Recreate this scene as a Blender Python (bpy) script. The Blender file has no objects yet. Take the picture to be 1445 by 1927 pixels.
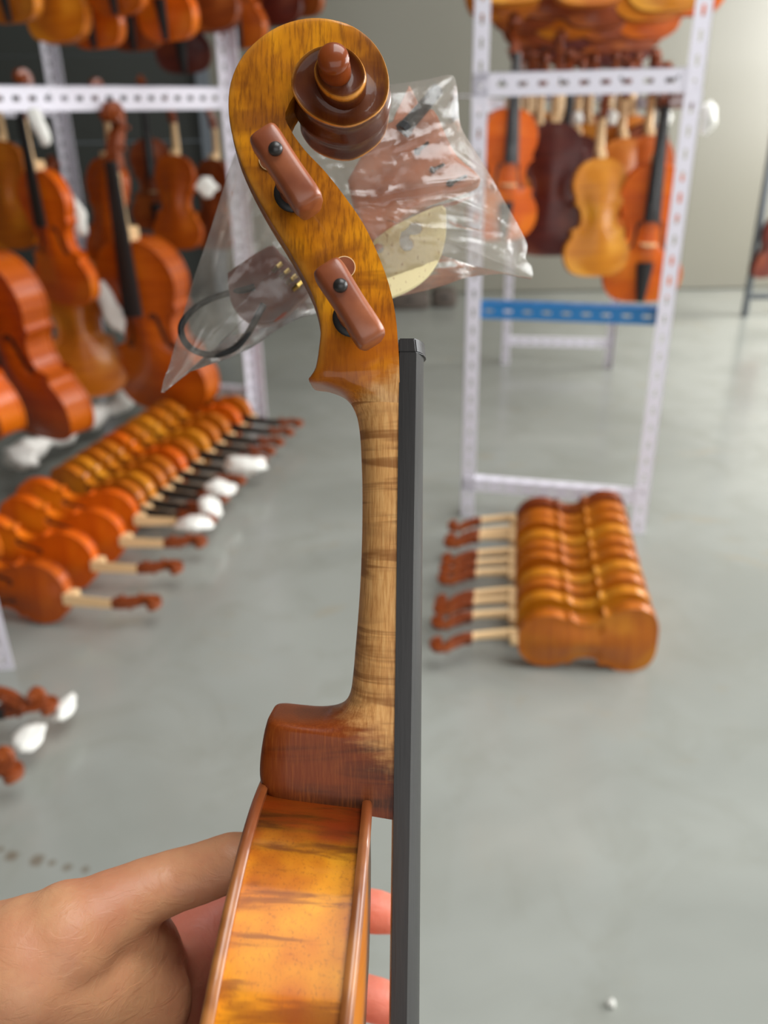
import bpy, bmesh, math, random
from mathutils import Vector, Matrix
random.seed(7)
S = bpy.context.scene
COL = S.collection
# ------------------------------------------------------------------ camera
FPX, CX, CY, H = 1585.0, 722.5, 963.5, 1.15
PITCH, ROLL = math.radians(25.4), -0.0171
R0, U0 = Vector((1, 0, 0)), Vector((0, math.sin(PITCH), math.cos(PITCH)))
FW = Vector((0, math.cos(PITCH), -math.sin(PITCH)))
RT = R0 * math.cos(ROLL) + U0 * math.sin(ROLL)
UP = -R0 * math.sin(ROLL) + U0 * math.cos(ROLL)
CAM = Vector((0, 0, H))
CROT = Matrix((RT, UP, -FW)).transposed()
cam = bpy.data.cameras.new('camera'); camo = bpy.data.objects.new('camera', cam); COL.objects.link(camo)
camo.matrix_world = Matrix.Translation(CAM) @ CROT.to_4x4()
cam.sensor_fit = 'VERTICAL'; cam.sensor_height = 36.0; cam.lens = FPX / 1927 * 36.0
cam.clip_start = 0.01; cam.clip_end = 100
cam.dof.use_dof = True; cam.dof.focus_distance = 0.247; cam.dof.aperture_fstop = 11.0
S.camera = camo
S.view_settings.view_transform = 'Standard'; S.view_settings.look = 'None'
S.view_settings.exposure = 0.22; S.view_settings.gamma = 1.0; S.view_settings.use_curve_mapping = False
# ------------------------------------------------------------------ world and lights
wd = bpy.data.worlds.new('overcast_sky'); S.world = wd; wd.use_nodes = True
wd.node_tree.nodes['Background'].inputs[0].default_value = (0.80, 0.90, 1.0, 1)
wd.node_tree.nodes['Background'].inputs[1].default_value = 0.28
def area(name, loc, target, sx, sy, power, col=(1, 1, 1)):
    l = bpy.data.lights.new(name, 'AREA'); l.shape = 'RECTANGLE'; l.size = sx; l.size_y = sy
    l.energy = power; l.color = col
    o = bpy.data.objects.new(name, l); COL.objects.link(o)
    o.location = loc; o.rotation_euler = (Vector(target) - Vector(loc)).to_track_quat('-Z', 'Y').to_euler()
    return o
area('daylight_right_windows', (3.85, 1.2, 2.0), (0, 0.9, 0.5), 4.2, 2.2, 235, (0.97, 0.99, 1.0))
area('daylight_far_right_window', (3.85, 4.6, 1.55), (2.4, 5.4, 0.8), 1.5, 1.5, 135, (1.0, 0.99, 0.96))
area('daylight_door_behind', (0.9, -3.9, 1.9), (0.2, 1.5, 0.7), 4.6, 2.8, 54, (1.0, 0.98, 0.95))
area('overhead_fill', (1.1, 0.3, 3.95), (1.1, 0.3, 0), 2.2, 2.6, 100, (0.98, 1.0, 1.0))  # unseen overhead fill, added to brighten the near floor
# ------------------------------------------------------------------ helpers
def ray(px, py):
    return FW + RT * ((px - CX) / FPX) - UP * ((py - CY) / FPX)
def floor_pt(px, py, z=0.0):
    r = ray(px, py); return CAM + r * ((z - H) / r.z)
def at(px, py, Y):
    r = ray(px, py); return CAM + r * (Y / r.y)
def tag(o, label=None, cat=None, group=None, kind=None):
    if label: o['label'] = label
    if cat: o['category'] = cat
    if group: o['group'] = group
    if kind: o['kind'] = kind
    return o
def empty(name, mat4=None):
    o = bpy.data.objects.new(name, None); COL.objects.link(o); o.empty_display_size = 0.02
    if mat4 is not None: o.matrix_world = mat4
    return o
def mkmesh(name, verts, faces, smooth=True):
    me = bpy.data.meshes.new(name); me.from_pydata([tuple(v) for v in verts], [], faces)
    if smooth: me.polygons.foreach_set('use_smooth', [True] * len(me.polygons))
    me.update(); return me
def obj(name, me, mat=None, parent=None, mat4=None):
    o = bpy.data.objects.new(name, me); COL.objects.link(o)
    if mat is not None and not me.materials: me.materials.append(mat)
    if parent is not None: o.parent = parent
    if mat4 is not None: o.matrix_local = mat4
    return o
def bm_mesh(name, bm, smooth=True, sharp=None):
    bmesh.ops.recalc_face_normals(bm, faces=bm.faces[:])
    me = bpy.data.meshes.new(name); bm.to_mesh(me); bm.free()
    if smooth:
        me.polygons.foreach_set('use_smooth', [True] * len(me.polygons))
        if sharp: me.set_sharp_from_angle(angle=math.radians(sharp))
    return me
def add_box(bm, c, size, rot=None, bevel=0):
    m = Matrix.Translation(Vector(c))
    if rot is not None: m = m @ rot.to_4x4()
    r = bmesh.ops.create_cube(bm, size=1.0, matrix=m @ Matrix.Diagonal((*size, 1)))
    if bevel:
        es = list({e for v in r['verts'] for e in v.link_edges})
        bmesh.ops.bevel(bm, geom=es, offset=bevel, segments=2, affect='EDGES', profile=0.5)
def add_tube(bm, pts, rad, n=10, cap=True):
    pts = [Vector(p) for p in pts]; rad = rad if isinstance(rad, (list, tuple)) else [rad] * len(pts)
    rings = []; ref = None
    for i, p in enumerate(pts):
        t = (pts[min(i + 1, len(pts) - 1)] - pts[max(i - 1, 0)]).normalized()
        if ref is None: ref = t.orthogonal().normalized()
        ref = (ref - t * ref.dot(t)); ref = ref.normalized() if ref.length > 1e-6 else t.orthogonal().normalized()
        b = t.cross(ref)
        rings.append([bm.verts.new(p + (ref * math.cos(2 * math.pi * k / n) + b * math.sin(2 * math.pi * k / n)) * rad[i]) for k in range(n)])
    for a, b in zip(rings, rings[1:]):
        for k in range(n): bm.faces.new((a[k], a[(k + 1) % n], b[(k + 1) % n], b[k]))
    if cap: bm.faces.new(rings[0][::-1]); bm.faces.new(rings[-1])
def catmull(pts, per):
    out = []; n = len(pts)
    for i in range(n - 1):
        p0, p1, p2, p3 = (pts[max(i - 1, 0)], pts[i], pts[i + 1], pts[min(i + 2, n - 1)])
        for k in range(per):
            t = k / per
            out.append(tuple(0.5 * (2 * b + (c - a) * t + (2 * a - 5 * b + 4 * c - d) * t * t + (3 * b - a - 3 * c + d) * t ** 3)
                             for a, b, c, d in zip(p0, p1, p2, p3)))
    out.append(tuple(pts[-1])); return out
def poly_extrude(name, outline, holes, half, bevel, mat, parent=None, mat4=None):
    cu = bpy.data.curves.new(name, 'CURVE'); cu.dimensions = '2D'; cu.fill_mode = 'BOTH'
    for loop in [outline] + holes:
        sp = cu.splines.new('POLY'); sp.points.add(len(loop) - 1); sp.use_cyclic_u = True
        for p, q in zip(sp.points, loop): p.co = (q[0], q[1], 0, 1)
    cu.extrude = half; cu.bevel_depth = bevel; cu.bevel_resolution = 2; cu.offset = -bevel
    tmp = bpy.data.objects.new('tmp', cu); COL.objects.link(tmp)
    dg = bpy.context.evaluated_depsgraph_get()
    me = bpy.data.meshes.new_from_object(tmp.evaluated_get(dg)); me.name = name
    bpy.data.objects.remove(tmp); bpy.data.curves.remove(cu)
    me.polygons.foreach_set('use_smooth', [True] * len(me.polygons)); me.set_sharp_from_angle(angle=math.radians(40))
    me.materials.clear(); return obj(name, me, mat, parent, mat4)
# ------------------------------------------------------------------ materials
class NT:
    def __init__(s, name):
        s.m = bpy.data.materials.new(name); s.m.use_nodes = True; s.t = s.m.node_tree; s.n = s.t.nodes; s.l = s.t.links
        s.b = s.n['Principled BSDF']; s.out = s.n['Material Output']
        s.tc = s.n.new('ShaderNodeTexCoord')
    def new(s, typ, **kw):
        nd = s.n.new(typ)
        for k, v in kw.items():
            if k.startswith('_'): setattr(nd, k[1:], v)
            else: nd.inputs[k.replace('__', ' ')].default_value = v
        return nd
    def link(s, a, b): s.l.new(a, b)
    def mapping(s, scale=(1, 1, 1), loc=(0, 0, 0), coord='Object', rot=(0, 0, 0)):
        mp = s.n.new('ShaderNodeMapping'); mp.inputs['Scale'].default_value = scale; mp.inputs['Location'].default_value = loc
        mp.inputs['Rotation'].default_value = rot
        s.link(s.tc.outputs[coord], mp.inputs['Vector']); return mp.outputs[0]
    def noise(s, vec, scale=5, detail=3, rough=0.5, dist=0):
        nd = s.new('ShaderNodeTexNoise'); nd.inputs['Scale'].default_value = scale; nd.inputs['Detail'].default_value = detail
        nd.inputs['Roughness'].default_value = rough; nd.inputs['Distortion'].default_value = dist
        s.link(vec, nd.inputs['Vector']); return nd.outputs['Fac']
    def ramp(s, fac, stops):
        r = s.n.new('ShaderNodeValToRGB'); e = r.color_ramp.elements
        while len(e) < len(stops): e.new(0.5)
        for x, (p, c) in zip(e, stops): x.position = p; x.color = (*c, 1) if len(c) == 3 else c
        s.link(fac, r.inputs[0]); return r.outputs[0]
    def mr(s, val, a, b, c=0.0, d=1.0, smooth=True):
        n = s.n.new('ShaderNodeMapRange'); n.interpolation_type = 'SMOOTHSTEP' if smooth else 'LINEAR'
        for k, v in zip(('From Min', 'From Max', 'To Min', 'To Max'), (a, b, c, d)): n.inputs[k].default_value = v
        s.link(val, n.inputs['Value']); return n.outputs[0]
    def mix(s, fac, a, b, typ='MIX'):
        n = s.n.new('ShaderNodeMix'); n.data_type = 'RGBA'; n.blend_type = typ; n.clamp_factor = True
        for sock, v in ((n.inputs[0], fac), (n.inputs[6], a), (n.inputs[7], b)):
            if isinstance(v, (int, float)): sock.default_value = v
            elif isinstance(v, tuple): sock.default_value = (*v, 1)
            else: s.link(v, sock)
        return n.outputs[2]
    def math(s, op, a, b=0.0):
        n = s.n.new('ShaderNodeMath'); n.operation = op
        for sock, v in ((n.inputs[0], a), (n.inputs[1], b)):
            if isinstance(v, (int, float)): sock.default_value = v
            else: s.link(v, sock)
        return n.outputs[0]
    def xyz(s, vec):
        n = s.n.new('ShaderNodeSeparateXYZ'); s.link(vec, n.inputs[0]); return n.outputs
    def bump(s, h, strength=0.2, dist=0.001):
        n = s.n.new('ShaderNodeBump'); n.inputs['Strength'].default_value = strength; n.inputs['Distance'].default_value = dist
        s.link(h, n.inputs['Height']); s.link(n.outputs[0], s.b.inputs['Normal'])
    def col(s, c):
        if isinstance(c, tuple): s.b.inputs['Base Color'].default_value = (*c, 1)
        else: s.link(c, s.b.inputs['Base Color'])
    def pr(s, **kw):
        for k, v in kw.items():
            sock = s.b.inputs[k.replace('_', ' ')]
            if hasattr(v, 'node'): s.link(v, sock)
            else: sock.default_value = v
        return s
def simple(name, c, rough=0.5, metal=0.0, coat=0.0, noise=0.0, nscale=20, bump=0.0):
    t = NT(name); t.pr(Roughness=rough, Metallic=metal, Coat_Weight=coat, Coat_Roughness=0.12)
    if noise:
        f = t.noise(t.mapping(), nscale, 4); t.col(t.mix(f, tuple(x * (1 - noise) for x in c), tuple(min(1, x * (1 + noise)) for x in c)))
        if bump: t.bump(f, bump, 0.001)
    else: t.col(c)
    return t.m
def srgb(r, g, b):
    f = lambda x: ((x / 255 + 0.055) / 1.055) ** 2.4 if x > 10 else x / 255 / 12.92
    return (f(r), f(g), f(b))
def varnish(name, c, dark, light):
    """glossy spirit varnish over flamed maple for the instruments in the workshop"""
    t = NT(name); v = t.mapping((6, 90, 6)); st = t.noise(v, 1.0, 2, 0.5, 0.6)
    pt = t.noise(t.mapping((9, 9, 9)), 1.0, 2)
    base = t.mix(t.mr(st, 0.4, 0.7, 0, 0.55), c, dark)
    base = t.mix(t.mr(pt, 0.45, 0.75, 0, 0.7), base, light)
    t.col(base); t.pr(Roughness=0.45, Coat_Weight=0.3, Coat_Roughness=0.15, Specular_IOR_Level=0.25); return t.m
V = {
 'amber': varnish('amber_varnish', srgb(182, 98, 12), srgb(146, 66, 7), srgb(206, 130, 28)),
 'golden': varnish('golden_varnish', srgb(198, 122, 18), srgb(164, 86, 10), srgb(220, 154, 42)),
 'orange': varnish('orange_varnish', srgb(208, 92, 5), srgb(176, 64, 3), srgb(222, 124, 14)),
 'russet': varnish('russet_varnish', srgb(178, 80, 6), srgb(140, 50, 4), srgb(204, 106, 14)),
 'chestnut': varnish('chestnut_varnish', srgb(130, 58, 18), srgb(92, 34, 10), srgb(165, 88, 32)),
 'garnet': varnish('garnet_varnish', srgb(82, 24, 12), srgb(52, 12, 8), srgb(110, 50, 24)),
}
# hero: varnished flamed maple, everything in the object's own frame (metres, v = up)
VO = 0.4345
def vy(py, d=0.248): return -(py - CY) * d / FPX + VO
def flame(t, freq=150, warp=0.6, seed=0.0):
    v = t.mapping((18, freq, 18), (seed, seed, 0)); return t.noise(v, 1.0, 3, 0.55, warp)
def grain(t, s=(900, 60, 900)):
    return t.noise(t.mapping(s), 1.0, 3, 0.6)
XF = 0.0677
def bare_top(t, xy):
    wob = t.noise(t.mapping((160, 500, 160)), 1, 3, 0.6)
    q = t.math('ADD', xy[1], t.math('MULTIPLY', t.math('SUBTRACT', XF, xy[0]), 0.75))
    q = t.math('ADD', q, t.math('MULTIPLY', t.math('SUBTRACT', wob, 0.5), 0.008))
    return t.mr(q, vy(715), vy(672), 1, 0)
def make_scroll_mat():
    t = NT('antiqued_scroll_varnish')
    fl = flame(t, 70, 0.9, 3.1); g = grain(t, (1100, 130, 1100)); pat = t.noise(t.mapping((55, 55, 55)), 1, 3, 0.6)
    c = t.ramp(pat, [(0.30, srgb(146, 82, 8)), (0.46, srgb(186, 112, 10)), (0.60, srgb(212, 136, 12)), (0.8, srgb(232, 160, 18))])
    c = t.mix(t.mr(fl, 0.48, 0.66, 0, 0.6), c, srgb(112, 54, 10))
    c = t.mix(t.mr(g, 0.42, 0.7, 0, 0.6), c, srgb(98, 48, 8))
    xy = t.xyz(t.mapping())
    c = t.mix(t.mr(xy[1], vy(640), vy(560), 0.55, 0), c, srgb(176, 88, 14))
    at_ = t.n.new('ShaderNodeAttribute'); at_.attribute_name = 'wear_dark'
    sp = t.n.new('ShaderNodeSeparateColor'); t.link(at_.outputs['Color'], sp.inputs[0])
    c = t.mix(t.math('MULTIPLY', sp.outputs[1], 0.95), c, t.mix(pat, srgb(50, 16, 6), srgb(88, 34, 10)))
    c = t.mix(t.math('MULTIPLY', sp.outputs[0], t.mr(t.noise(t.mapping((160, 160, 160)), 1, 2), 0.3, 0.6, 0.3, 0.9)), c, srgb(214, 146, 62))
    c = t.mix(t.math('MULTIPLY', bare_top(t, xy), 0.97), c, t.mix(t.mr(g, .3, .7), srgb(222, 172, 110), srgb(178, 124, 70)))
    t.col(c); t.pr(Roughness=0.38, Coat_Weight=0.3, Coat_Roughness=0.07, Specular_IOR_Level=0.15); t.bump(g, 0.12, 0.0003); return t.m
def make_neck_mat():
    t = NT('bare_flamed_neck')
    fl = flame(t, 175, 0.5, 1.7); fl2 = flame(t, 95, 0.8, 8.0); g = grain(t, (1500, 110, 1500))
    c = t.ramp(g, [(0.25, srgb(184, 124, 68)), (0.5, srgb(222, 164, 100)), (0.75, srgb(240, 188, 122))])
    c = t.mix(t.mr(fl, 0.49, 0.62, 0, 0.72), c, srgb(134, 80, 40))
    c = t.mix(t.mr(fl2, 0.52, 0.7, 0, 0.35), c, srgb(150, 102, 60))
    xy = t.xyz(t.mapping()); wob = t.noise(t.mapping((140, 500, 140)), 1, 3, 0.6)
    y2 = t.math('ADD', xy[1], t.math('MULTIPLY', t.math('SUBTRACT', wob, 0.5), 0.018))
    up = t.math('SUBTRACT', 1.0, bare_top(t, xy))
    var = t.mix(g, srgb(178, 104, 20), srgb(112, 54, 10))
    c = t.mix(t.math('MULTIPLY', up, 0.97), c, var)
    y3 = t.math('SUBTRACT', y2, t.math('MULTIPLY', t.math('SUBTRACT', XF, xy[0]), 1.1))
    dn = t.mr(y3, vy(1505), vy(1370), 1, 0)
    dk = t.mix(t.mr(fl2, 0.4, 0.65), srgb(116, 46, 6), srgb(56, 18, 4))
    dk = t.mix(t.mr(g, 0.4, 0.8, 0, 0.35), dk, srgb(160, 80, 18))
    c = t.mix(t.math('MULTIPLY', dn, 0.97), c, dk)
    t.col(c); t.pr(Roughness=t.mr(dn, 0, 1, 0.5, 0.4), Coat_Weight=t.mr(dn, 0, 1, 0.05, 0.15), Coat_Roughness=0.12, Specular_IOR_Level=0.16); t.bump(g, 0.18, 0.0003); return t.m
def make_rib_mat(name, edge=False):
    t = NT(name)
    fl = t.noise(t.mapping((26, 170, 170), (5, 5, 5)), 1.0, 3, 0.6, 0.35); g = grain(t, (1300, 160, 1300)); pat = t.noise(t.mapping((60, 60, 60)), 1, 2, 0.5)
    c = t.ramp(pat, [(0.28, srgb(188, 92, 8)), (0.45, srgb(206, 118, 10)), (0.62, srgb(222, 142, 16)), (0.8, srgb(230, 162, 32))])
    c = t.mix(t.mr(fl, 0.52, 0.66, 0, 0.7), c, srgb(120, 56, 6))
    c = t.mix(t.mr(g, 0.5, 0.75, 0, 0.45), c, srgb(130, 66, 14))
    xy = t.xyz(t.mapping()); y2 = t.math('ADD', xy[1], t.math('MULTIPLY', t.math('SUBTRACT', pat, 0.5), 0.008))
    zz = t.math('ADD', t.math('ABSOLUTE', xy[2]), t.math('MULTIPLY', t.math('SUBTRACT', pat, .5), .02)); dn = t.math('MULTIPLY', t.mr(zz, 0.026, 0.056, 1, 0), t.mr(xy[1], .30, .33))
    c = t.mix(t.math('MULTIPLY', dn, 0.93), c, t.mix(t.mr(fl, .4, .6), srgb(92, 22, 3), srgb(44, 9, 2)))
    lo = t.math('ABSOLUTE', t.math('SUBTRACT', xy[0], 0.0))
    if edge:
        c = t.mix(t.mr(pat, 0.4, 0.65), srgb(128, 70, 28), srgb(176, 112, 56))
        c = t.mix(t.mr(y2, 0.335, 0.352, 0, 0.75), c, srgb(112, 52, 22))
    t.col(c); t.pr(Roughness=0.4, Coat_Weight=0.5 if edge else 0.16, Coat_Roughness=0.09, Specular_IOR_Level=0.5 if edge else 0.2); t.bump(g, 0.1, 0.0003); return t.m
M = {}
M['scroll'] = make_scroll_mat(); M['neck'] = make_neck_mat()
M['rib'] = make_rib_mat('golden_flamed_ribs'); M['edge'] = make_rib_mat('worn_brown_plate_edge', True)
M['belly'] = varnish('honey_spruce_varnish', srgb(204, 118, 20), srgb(180, 92, 14), srgb(218, 138, 36))
def make_ebony():
    t = NT('matt_ebony'); g = grain(t, (1600, 40, 1600)); t.col(t.mix(g, srgb(24, 22, 21), srgb(44, 41, 40)))
    t.pr(Roughness=0.4, Specular_IOR_Level=.4); t.bump(g, 0.25, 0.0003); return t.m
M['ebony'] = make_ebony()
def make_rosewood():
    t = NT('waxed_jujube_wood'); g = grain(t, (400, 400, 90)); p = t.noise(t.mapping((60, 60, 60)), 1, 3)
    t.col(t.mix(t.mr(p, 0.3, 0.7), t.mix(g, srgb(140, 74, 42), srgb(166, 94, 56)), srgb(118, 56, 32)))
    t.pr(Roughness=0.36, Coat_Weight=0.25, Coat_Roughness=0.25); t.bump(g, 0.06, 0.0003); return t.m
M['peg'] = make_rosewood()
M['pin'] = simple('dark_horn_pin', srgb(44, 40, 38), 0.35)
M['ring'] = simple('black_collar', srgb(30, 26, 24), 0.4)
M['maple'] = simple('pale_bare_maple', srgb(226, 188, 138), 0.5, noise=0.08, nscale=60)
M['steel'] = simple('steel_string', srgb(150, 150, 150), 0.3, 0.9)
M['white_paint'] = simple('white_powder_coat', srgb(226, 222, 232), 0.45, noise=0.03)
M['blue_paint'] = simple('blue_powder_coat', srgb(40, 118, 178), 0.4, noise=0.05)
M['grey_paint'] = simple('grey_painted_steel', srgb(112, 118, 124), 0.4, noise=0.05)
M['black_rubber'] = simple('black_rubber', srgb(26, 26, 27), 0.55)
M['foam'] = simple('white_foam_sheet', srgb(236, 234, 226), 0.7, noise=0.03, nscale=50, bump=0.3)
M['brass'] = simple('brass', srgb(190, 160, 90), 0.28, 1.0)
# ------------------------------------------------------------------ the setting
def plane_box(name, x0, x1, y0, y1, z0, z1, mat, kind='structure'):
    bm = bmesh.new(); add_box(bm, ((x0 + x1) / 2, (y0 + y1) / 2, (z0 + z1) / 2), (x1 - x0, y1 - y0, z1 - z0))
    o = obj(name, bm_mesh(name, bm, False), mat); o['kind'] = kind; return o
def make_floor():
    t = NT('grey_green_epoxy_floor'); co = t.mapping()
    big = t.noise(co, 0.9, 4, 0.6, 0.4); mid = t.noise(co, 4.5, 4, 0.6, 0.8); st = t.noise(t.mapping((1.6, 3.4, 1), (3, 5, 0), rot=(0, 0, 0.5)), 2.2, 4, 0.6, 1.0)
    c = t.mix(t.mr(big, 0.35, 0.65), srgb(140, 142, 135), srgb(156, 158, 151))
    c = t.mix(t.mr(mid, 0.45, 0.7, 0, 0.35), c, srgb(130, 130, 119))
    c = t.mix(t.mr(st, 0.60, 0.75, 0, 0.5), c, srgb(150, 140, 120))
    # line of dried drips
    msk = None
    for (px, py, sx, sy) in ((22, 1611, 14, 6), (70, 1619, 15, 7), (97, 1624, 8, 6), (127, 1632, 10, 8), (160, 1636, 8, 7), (2, 1598, 6, 6)):
        p = floor_pt(px, py); q = floor_pt(px + sx, py); r = (q - p).length
        vm = t.n.new('ShaderNodeVectorMath'); vm.operation = 'DISTANCE'; t.link(t.tc.outputs['Object'], vm.inputs[0]); vm.inputs[1].default_value = p
        k = t.mr(t.math('ADD', vm.outputs['Value'], t.math('MULTIPLY', t.math('SUBTRACT', t.noise(co, 60, 2), 0.5), r)), r * 1.25, r * 0.5, 0, 1)
        msk = k if msk is None else t.math('MAXIMUM', msk, k)
    c = t.mix(t.math('MULTIPLY', msk, 0.8), c, srgb(110, 98, 82))
    t.col(c); t.pr(Roughness=t.mr(mid, 0.3, 0.7, 0.13, 0.24), Coat_Weight=0.0, Specular_IOR_Level=0.6)
    t.bump(t.noise(co, 7, 2), 0.05, 0.01); return t.m
M['floor'] = make_floor()
def make_panel(name, c, rough=0.35):
    t = NT(name); n = t.noise(t.mapping(), 1.3, 4); t.col(t.mix(n, tuple(x * 0.94 for x in c), c)); t.pr(Roughness=rough); return t.m
M['panel'] = make_panel('cream_grey_sandwich_panel', srgb(124, 121, 109), 0.33)
M['plaster'] = make_panel('grey_plaster', srgb(112, 111, 105), 0.8)
M['shutter'] = make_panel('dark_grey_shutter', srgb(66, 68, 64), 0.5)
YB = 5.95
plane_box('floor', -5, 4.2, -4.2, YB + 0.2, -0.1, 0, M['floor'])
plane_box('ceiling', -5, 4.2, -4.2, YB + 0.2, 4.0, 4.1, M['plaster'])
wb = plane_box('wall_back', -1.05, 4.2, YB + 0.03, YB + 0.2, 0, 4.0, M['plaster'])
zs = [0.0, 1.79, 3.2, 4.0]; xs = [-1.05, 0.9, 2.05, 3.2, 4.1]
for za, zb in zip(zs, zs[1:]):
    for xa, xb in zip(xs, xs[1:]):
        bm = bmesh.new(); add_box(bm, ((xa + xb) / 2, YB + 0.015, (za + zb) / 2), (xb - xa - (0.004 if za > 0 else 0.0), 0.03, zb - za - 0.014), bevel=0.004)
        obj('wall_panel', bm_mesh('wall_panel', bm, False), M['panel'], wb)
bm = bmesh.new()
for k in range(8): add_box(bm, (-3.0, YB + 0.05, 0.25 + k * 0.5), (3.8, 0.05, 0.497), bevel=0.003)
do = obj('door_1', bm_mesh('door_1', bm, False), M['shutter']); do['kind'] = 'structure'
plane_box('trim_1', -1.13, -1.05, YB - 0.03, YB + 0.1, 0, 4.0, M['grey_paint'])
plane_box('wall_left', -5.1, -5, -4.2, YB + 0.2, 0, 4.0, M['shutter'])
for i, (a, b, c, d) in enumerate(((-4.2, -1.0, 0, 4), (3.4, 3.8, 0, 4), (5.4, 6.15, 0, 4), (-1.0, 3.4, 0, 0.85), (-1.0, 3.4, 3.15, 4), (3.8, 5.4, 0, 0.75), (3.8, 5.4, 2.35, 4))):
    plane_box('wall_right', 4.0, 4.15, a, b, c, d, M['plaster'])
for i, (a, b, c, d) in enumerate(((-5, -1.5, 0, 4), (3.3, 4.2, 0, 4), (-1.5, 3.3, 3.4, 4))):
    plane_box('wall_front', a, b, -4.2, -4.05, c, d, M['plaster'])
def window(name, y0, y1, z0, z1, nx):
    bm = bmesh.new()
    for z in (z0 + 0.03, z1 - 0.03): add_box(bm, (4.07, (y0 + y1) / 2, z), (0.06, y1 - y0, 0.06))
    for k in range(nx + 1): add_box(bm, (4.07, y0 + 0.03 + (y1 - y0 - 0.06) * k / nx, (z0 + z1) / 2), (0.06, 0.06, z1 - z0 - 0.12))
    o = obj(name, bm_mesh(name, bm, False), M['white_paint']); o['kind'] = 'structure'
window('window_1', -1.0, 3.4, 0.85, 3.15, 4); window('window_2', 3.8, 5.4, 0.75, 2.35, 2)
# ------------------------------------------------------------------ THE VIOLIN (own frame: u = belly side, v = scroll end, w = lateral)
D0 = 0.260
def L(px, py, w):                  # photo pixel + lateral offset (mm) -> violin frame (mm)
    d = D0 * 1000 - w; return ((px - CX) * d / FPX, -(py - CY) * d / FPX, w)
TILT = math.radians(7.0)
BU = Vector((math.sin(TILT), math.cos(TILT), 0)); BT = Vector((math.cos(TILT), -math.sin(TILT), 0))
O0 = Vector((*L(703, 1500, 12)[:2], 0))
def BP(x, y, z): return O0 + BU * (y - 355.0) + BT * z + Vector((0, 0, -x))   # body coords in mm
BASE = BP(0, 0, -17.0)
VO_real = -BASE.y / 1000
def mm(p): return (Vector(p) - BASE) * 0.001
half = catmull([(0, 355), (14, 354.6), (28, 352.6), (44, 346.5), (60, 335), (73, 318), (81, 298), (84, 278), (82, 260), (76, 244), (72.5, 233), (77.5, 222.5)], 6)[:-1] + \
       catmull([(77.5, 222.5), (66, 213), (58.5, 200), (55.3, 184), (55.5, 170), (60, 154), (69, 142), (83, 134)], 6)[:-1] + \
       catmull([(83, 134), (82, 124), (93, 108), (102, 88), (104, 68), (100, 44), (88, 22), (70, 9), (48, 2.5), (24, 0.3), (0, 0)], 6)
OUT = half + [(-x, y) for x, y in half[-2:0:-1]]
def inset(pts, dist):
    n = len(pts); res = []
    for i in range(n):
        a, b = Vector(pts[i - 1]), Vector(pts[(i + 1) % n]); t = (b - a).normalized(); nn = Vector((-t.y, t.x))
        p = Vector(pts[i]) - Vector((0, 178)); 
        if nn.dot(p) > 0: nn = -nn
        res.append(tuple(Vector(pts[i]) + nn * dist))
    return res
_base = [(x, y) for x, y in inset(OUT, 7.5) if x >= -0.1]
def half_width(y):
    best = 6.0
    for (x0, y0), (x1, y1) in zip(_base, _base[1:]):
        if min(y0, y1) <= y <= max(y0, y1) and abs(y1 - y0) > 1e-6:
            best = max(best, x0 + (x1 - x0) * (y - y0) / (y1 - y0))
    return best
HWT = [min(half_width(y) for y in (k * 4 - 3, k * 4, k * 4 + 3)) for k in range(90)]
def arch_h(x, y):
    k = min(88.0, max(0.0, y / 4)); i = int(k); hw = HWT[i] + (HWT[i + 1] - HWT[i]) * (k - i)
    r = min(1.0, abs(x) / max(8.0, hw)); e = min(1.0, abs(y - 177.5) / 170.0)
    return (0.5 + 0.5 * math.cos(math.pi * r)) * max(0.0, 1 - e ** 2.6) ** 0.9
def plate(name, sgn, zin, th, arch):
    """one arched plate: flat inner face, rounded overhanging edge, arched outer face"""
    rings = [[(0, 178, zin)] * 1]
    inner = inset(OUT, 4); n = len(OUT)
    layers = [[(x, y, zin) for x, y in inner], [(x, y, zin) for x, y in inset(OUT, 0.7)], [(x, y, zin + sgn * 0.9) for x, y in OUT],
              [(x, y, zin + sgn * (th - 1.0)) for x, y in OUT], [(x, y, zin + sgn * (th - 0.15)) for x, y in inset(OUT, 0.9)],
              [(x, y, zin + sgn * th) for x, y in inset(OUT, 2.2)], [(x, y, zin + sgn * (th - 0.7)) for x, y in inset(OUT, 4.5)]]
    base = inset(OUT, 7.5)
    for t in (1.0, 0.95, 0.89, 0.82, 0.73, 0.62, 0.5, 0.37, 0.24, 0.12):
        layers.append([(x * t, 178 + (y - 178) * t, zin + sgn * (th - 0.6 + arch * arch_h(x * t, 178 + (y - 178) * t))) for x, y in base])
    verts = [mm(BP(*p)) for lay in layers for p in lay]; faces = []
    for k in range(len(layers) - 1):
        for i in range(n):
            j = (i + 1) % n; f = (k * n + i, k * n + j, (k + 1) * n + j, (k + 1) * n + i); faces.append(f if sgn > 0 else f[::-1])
    c = len(verts); verts.append(mm(BP(0, 178, zin + sgn * (th - 0.6 + arch)))); b0 = (len(layers) - 1) * n
    for i in range(n): f = (b0 + i, b0 + (i + 1) % n, c); faces.append(f if sgn > 0 else f[::-1])
    c2 = len(verts); verts.append(mm(BP(0, 178, zin)))
    for i in range(n): f = ((i + 1) % n, i, c2); faces.append(f if sgn > 0 else f[::-1])
    bm = bmesh.new(); me = mkmesh(name, verts, faces); bm.from_mesh(me); bpy.data.meshes.remove(me)
    return bm_mesh(name, bm, True, 50)
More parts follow.
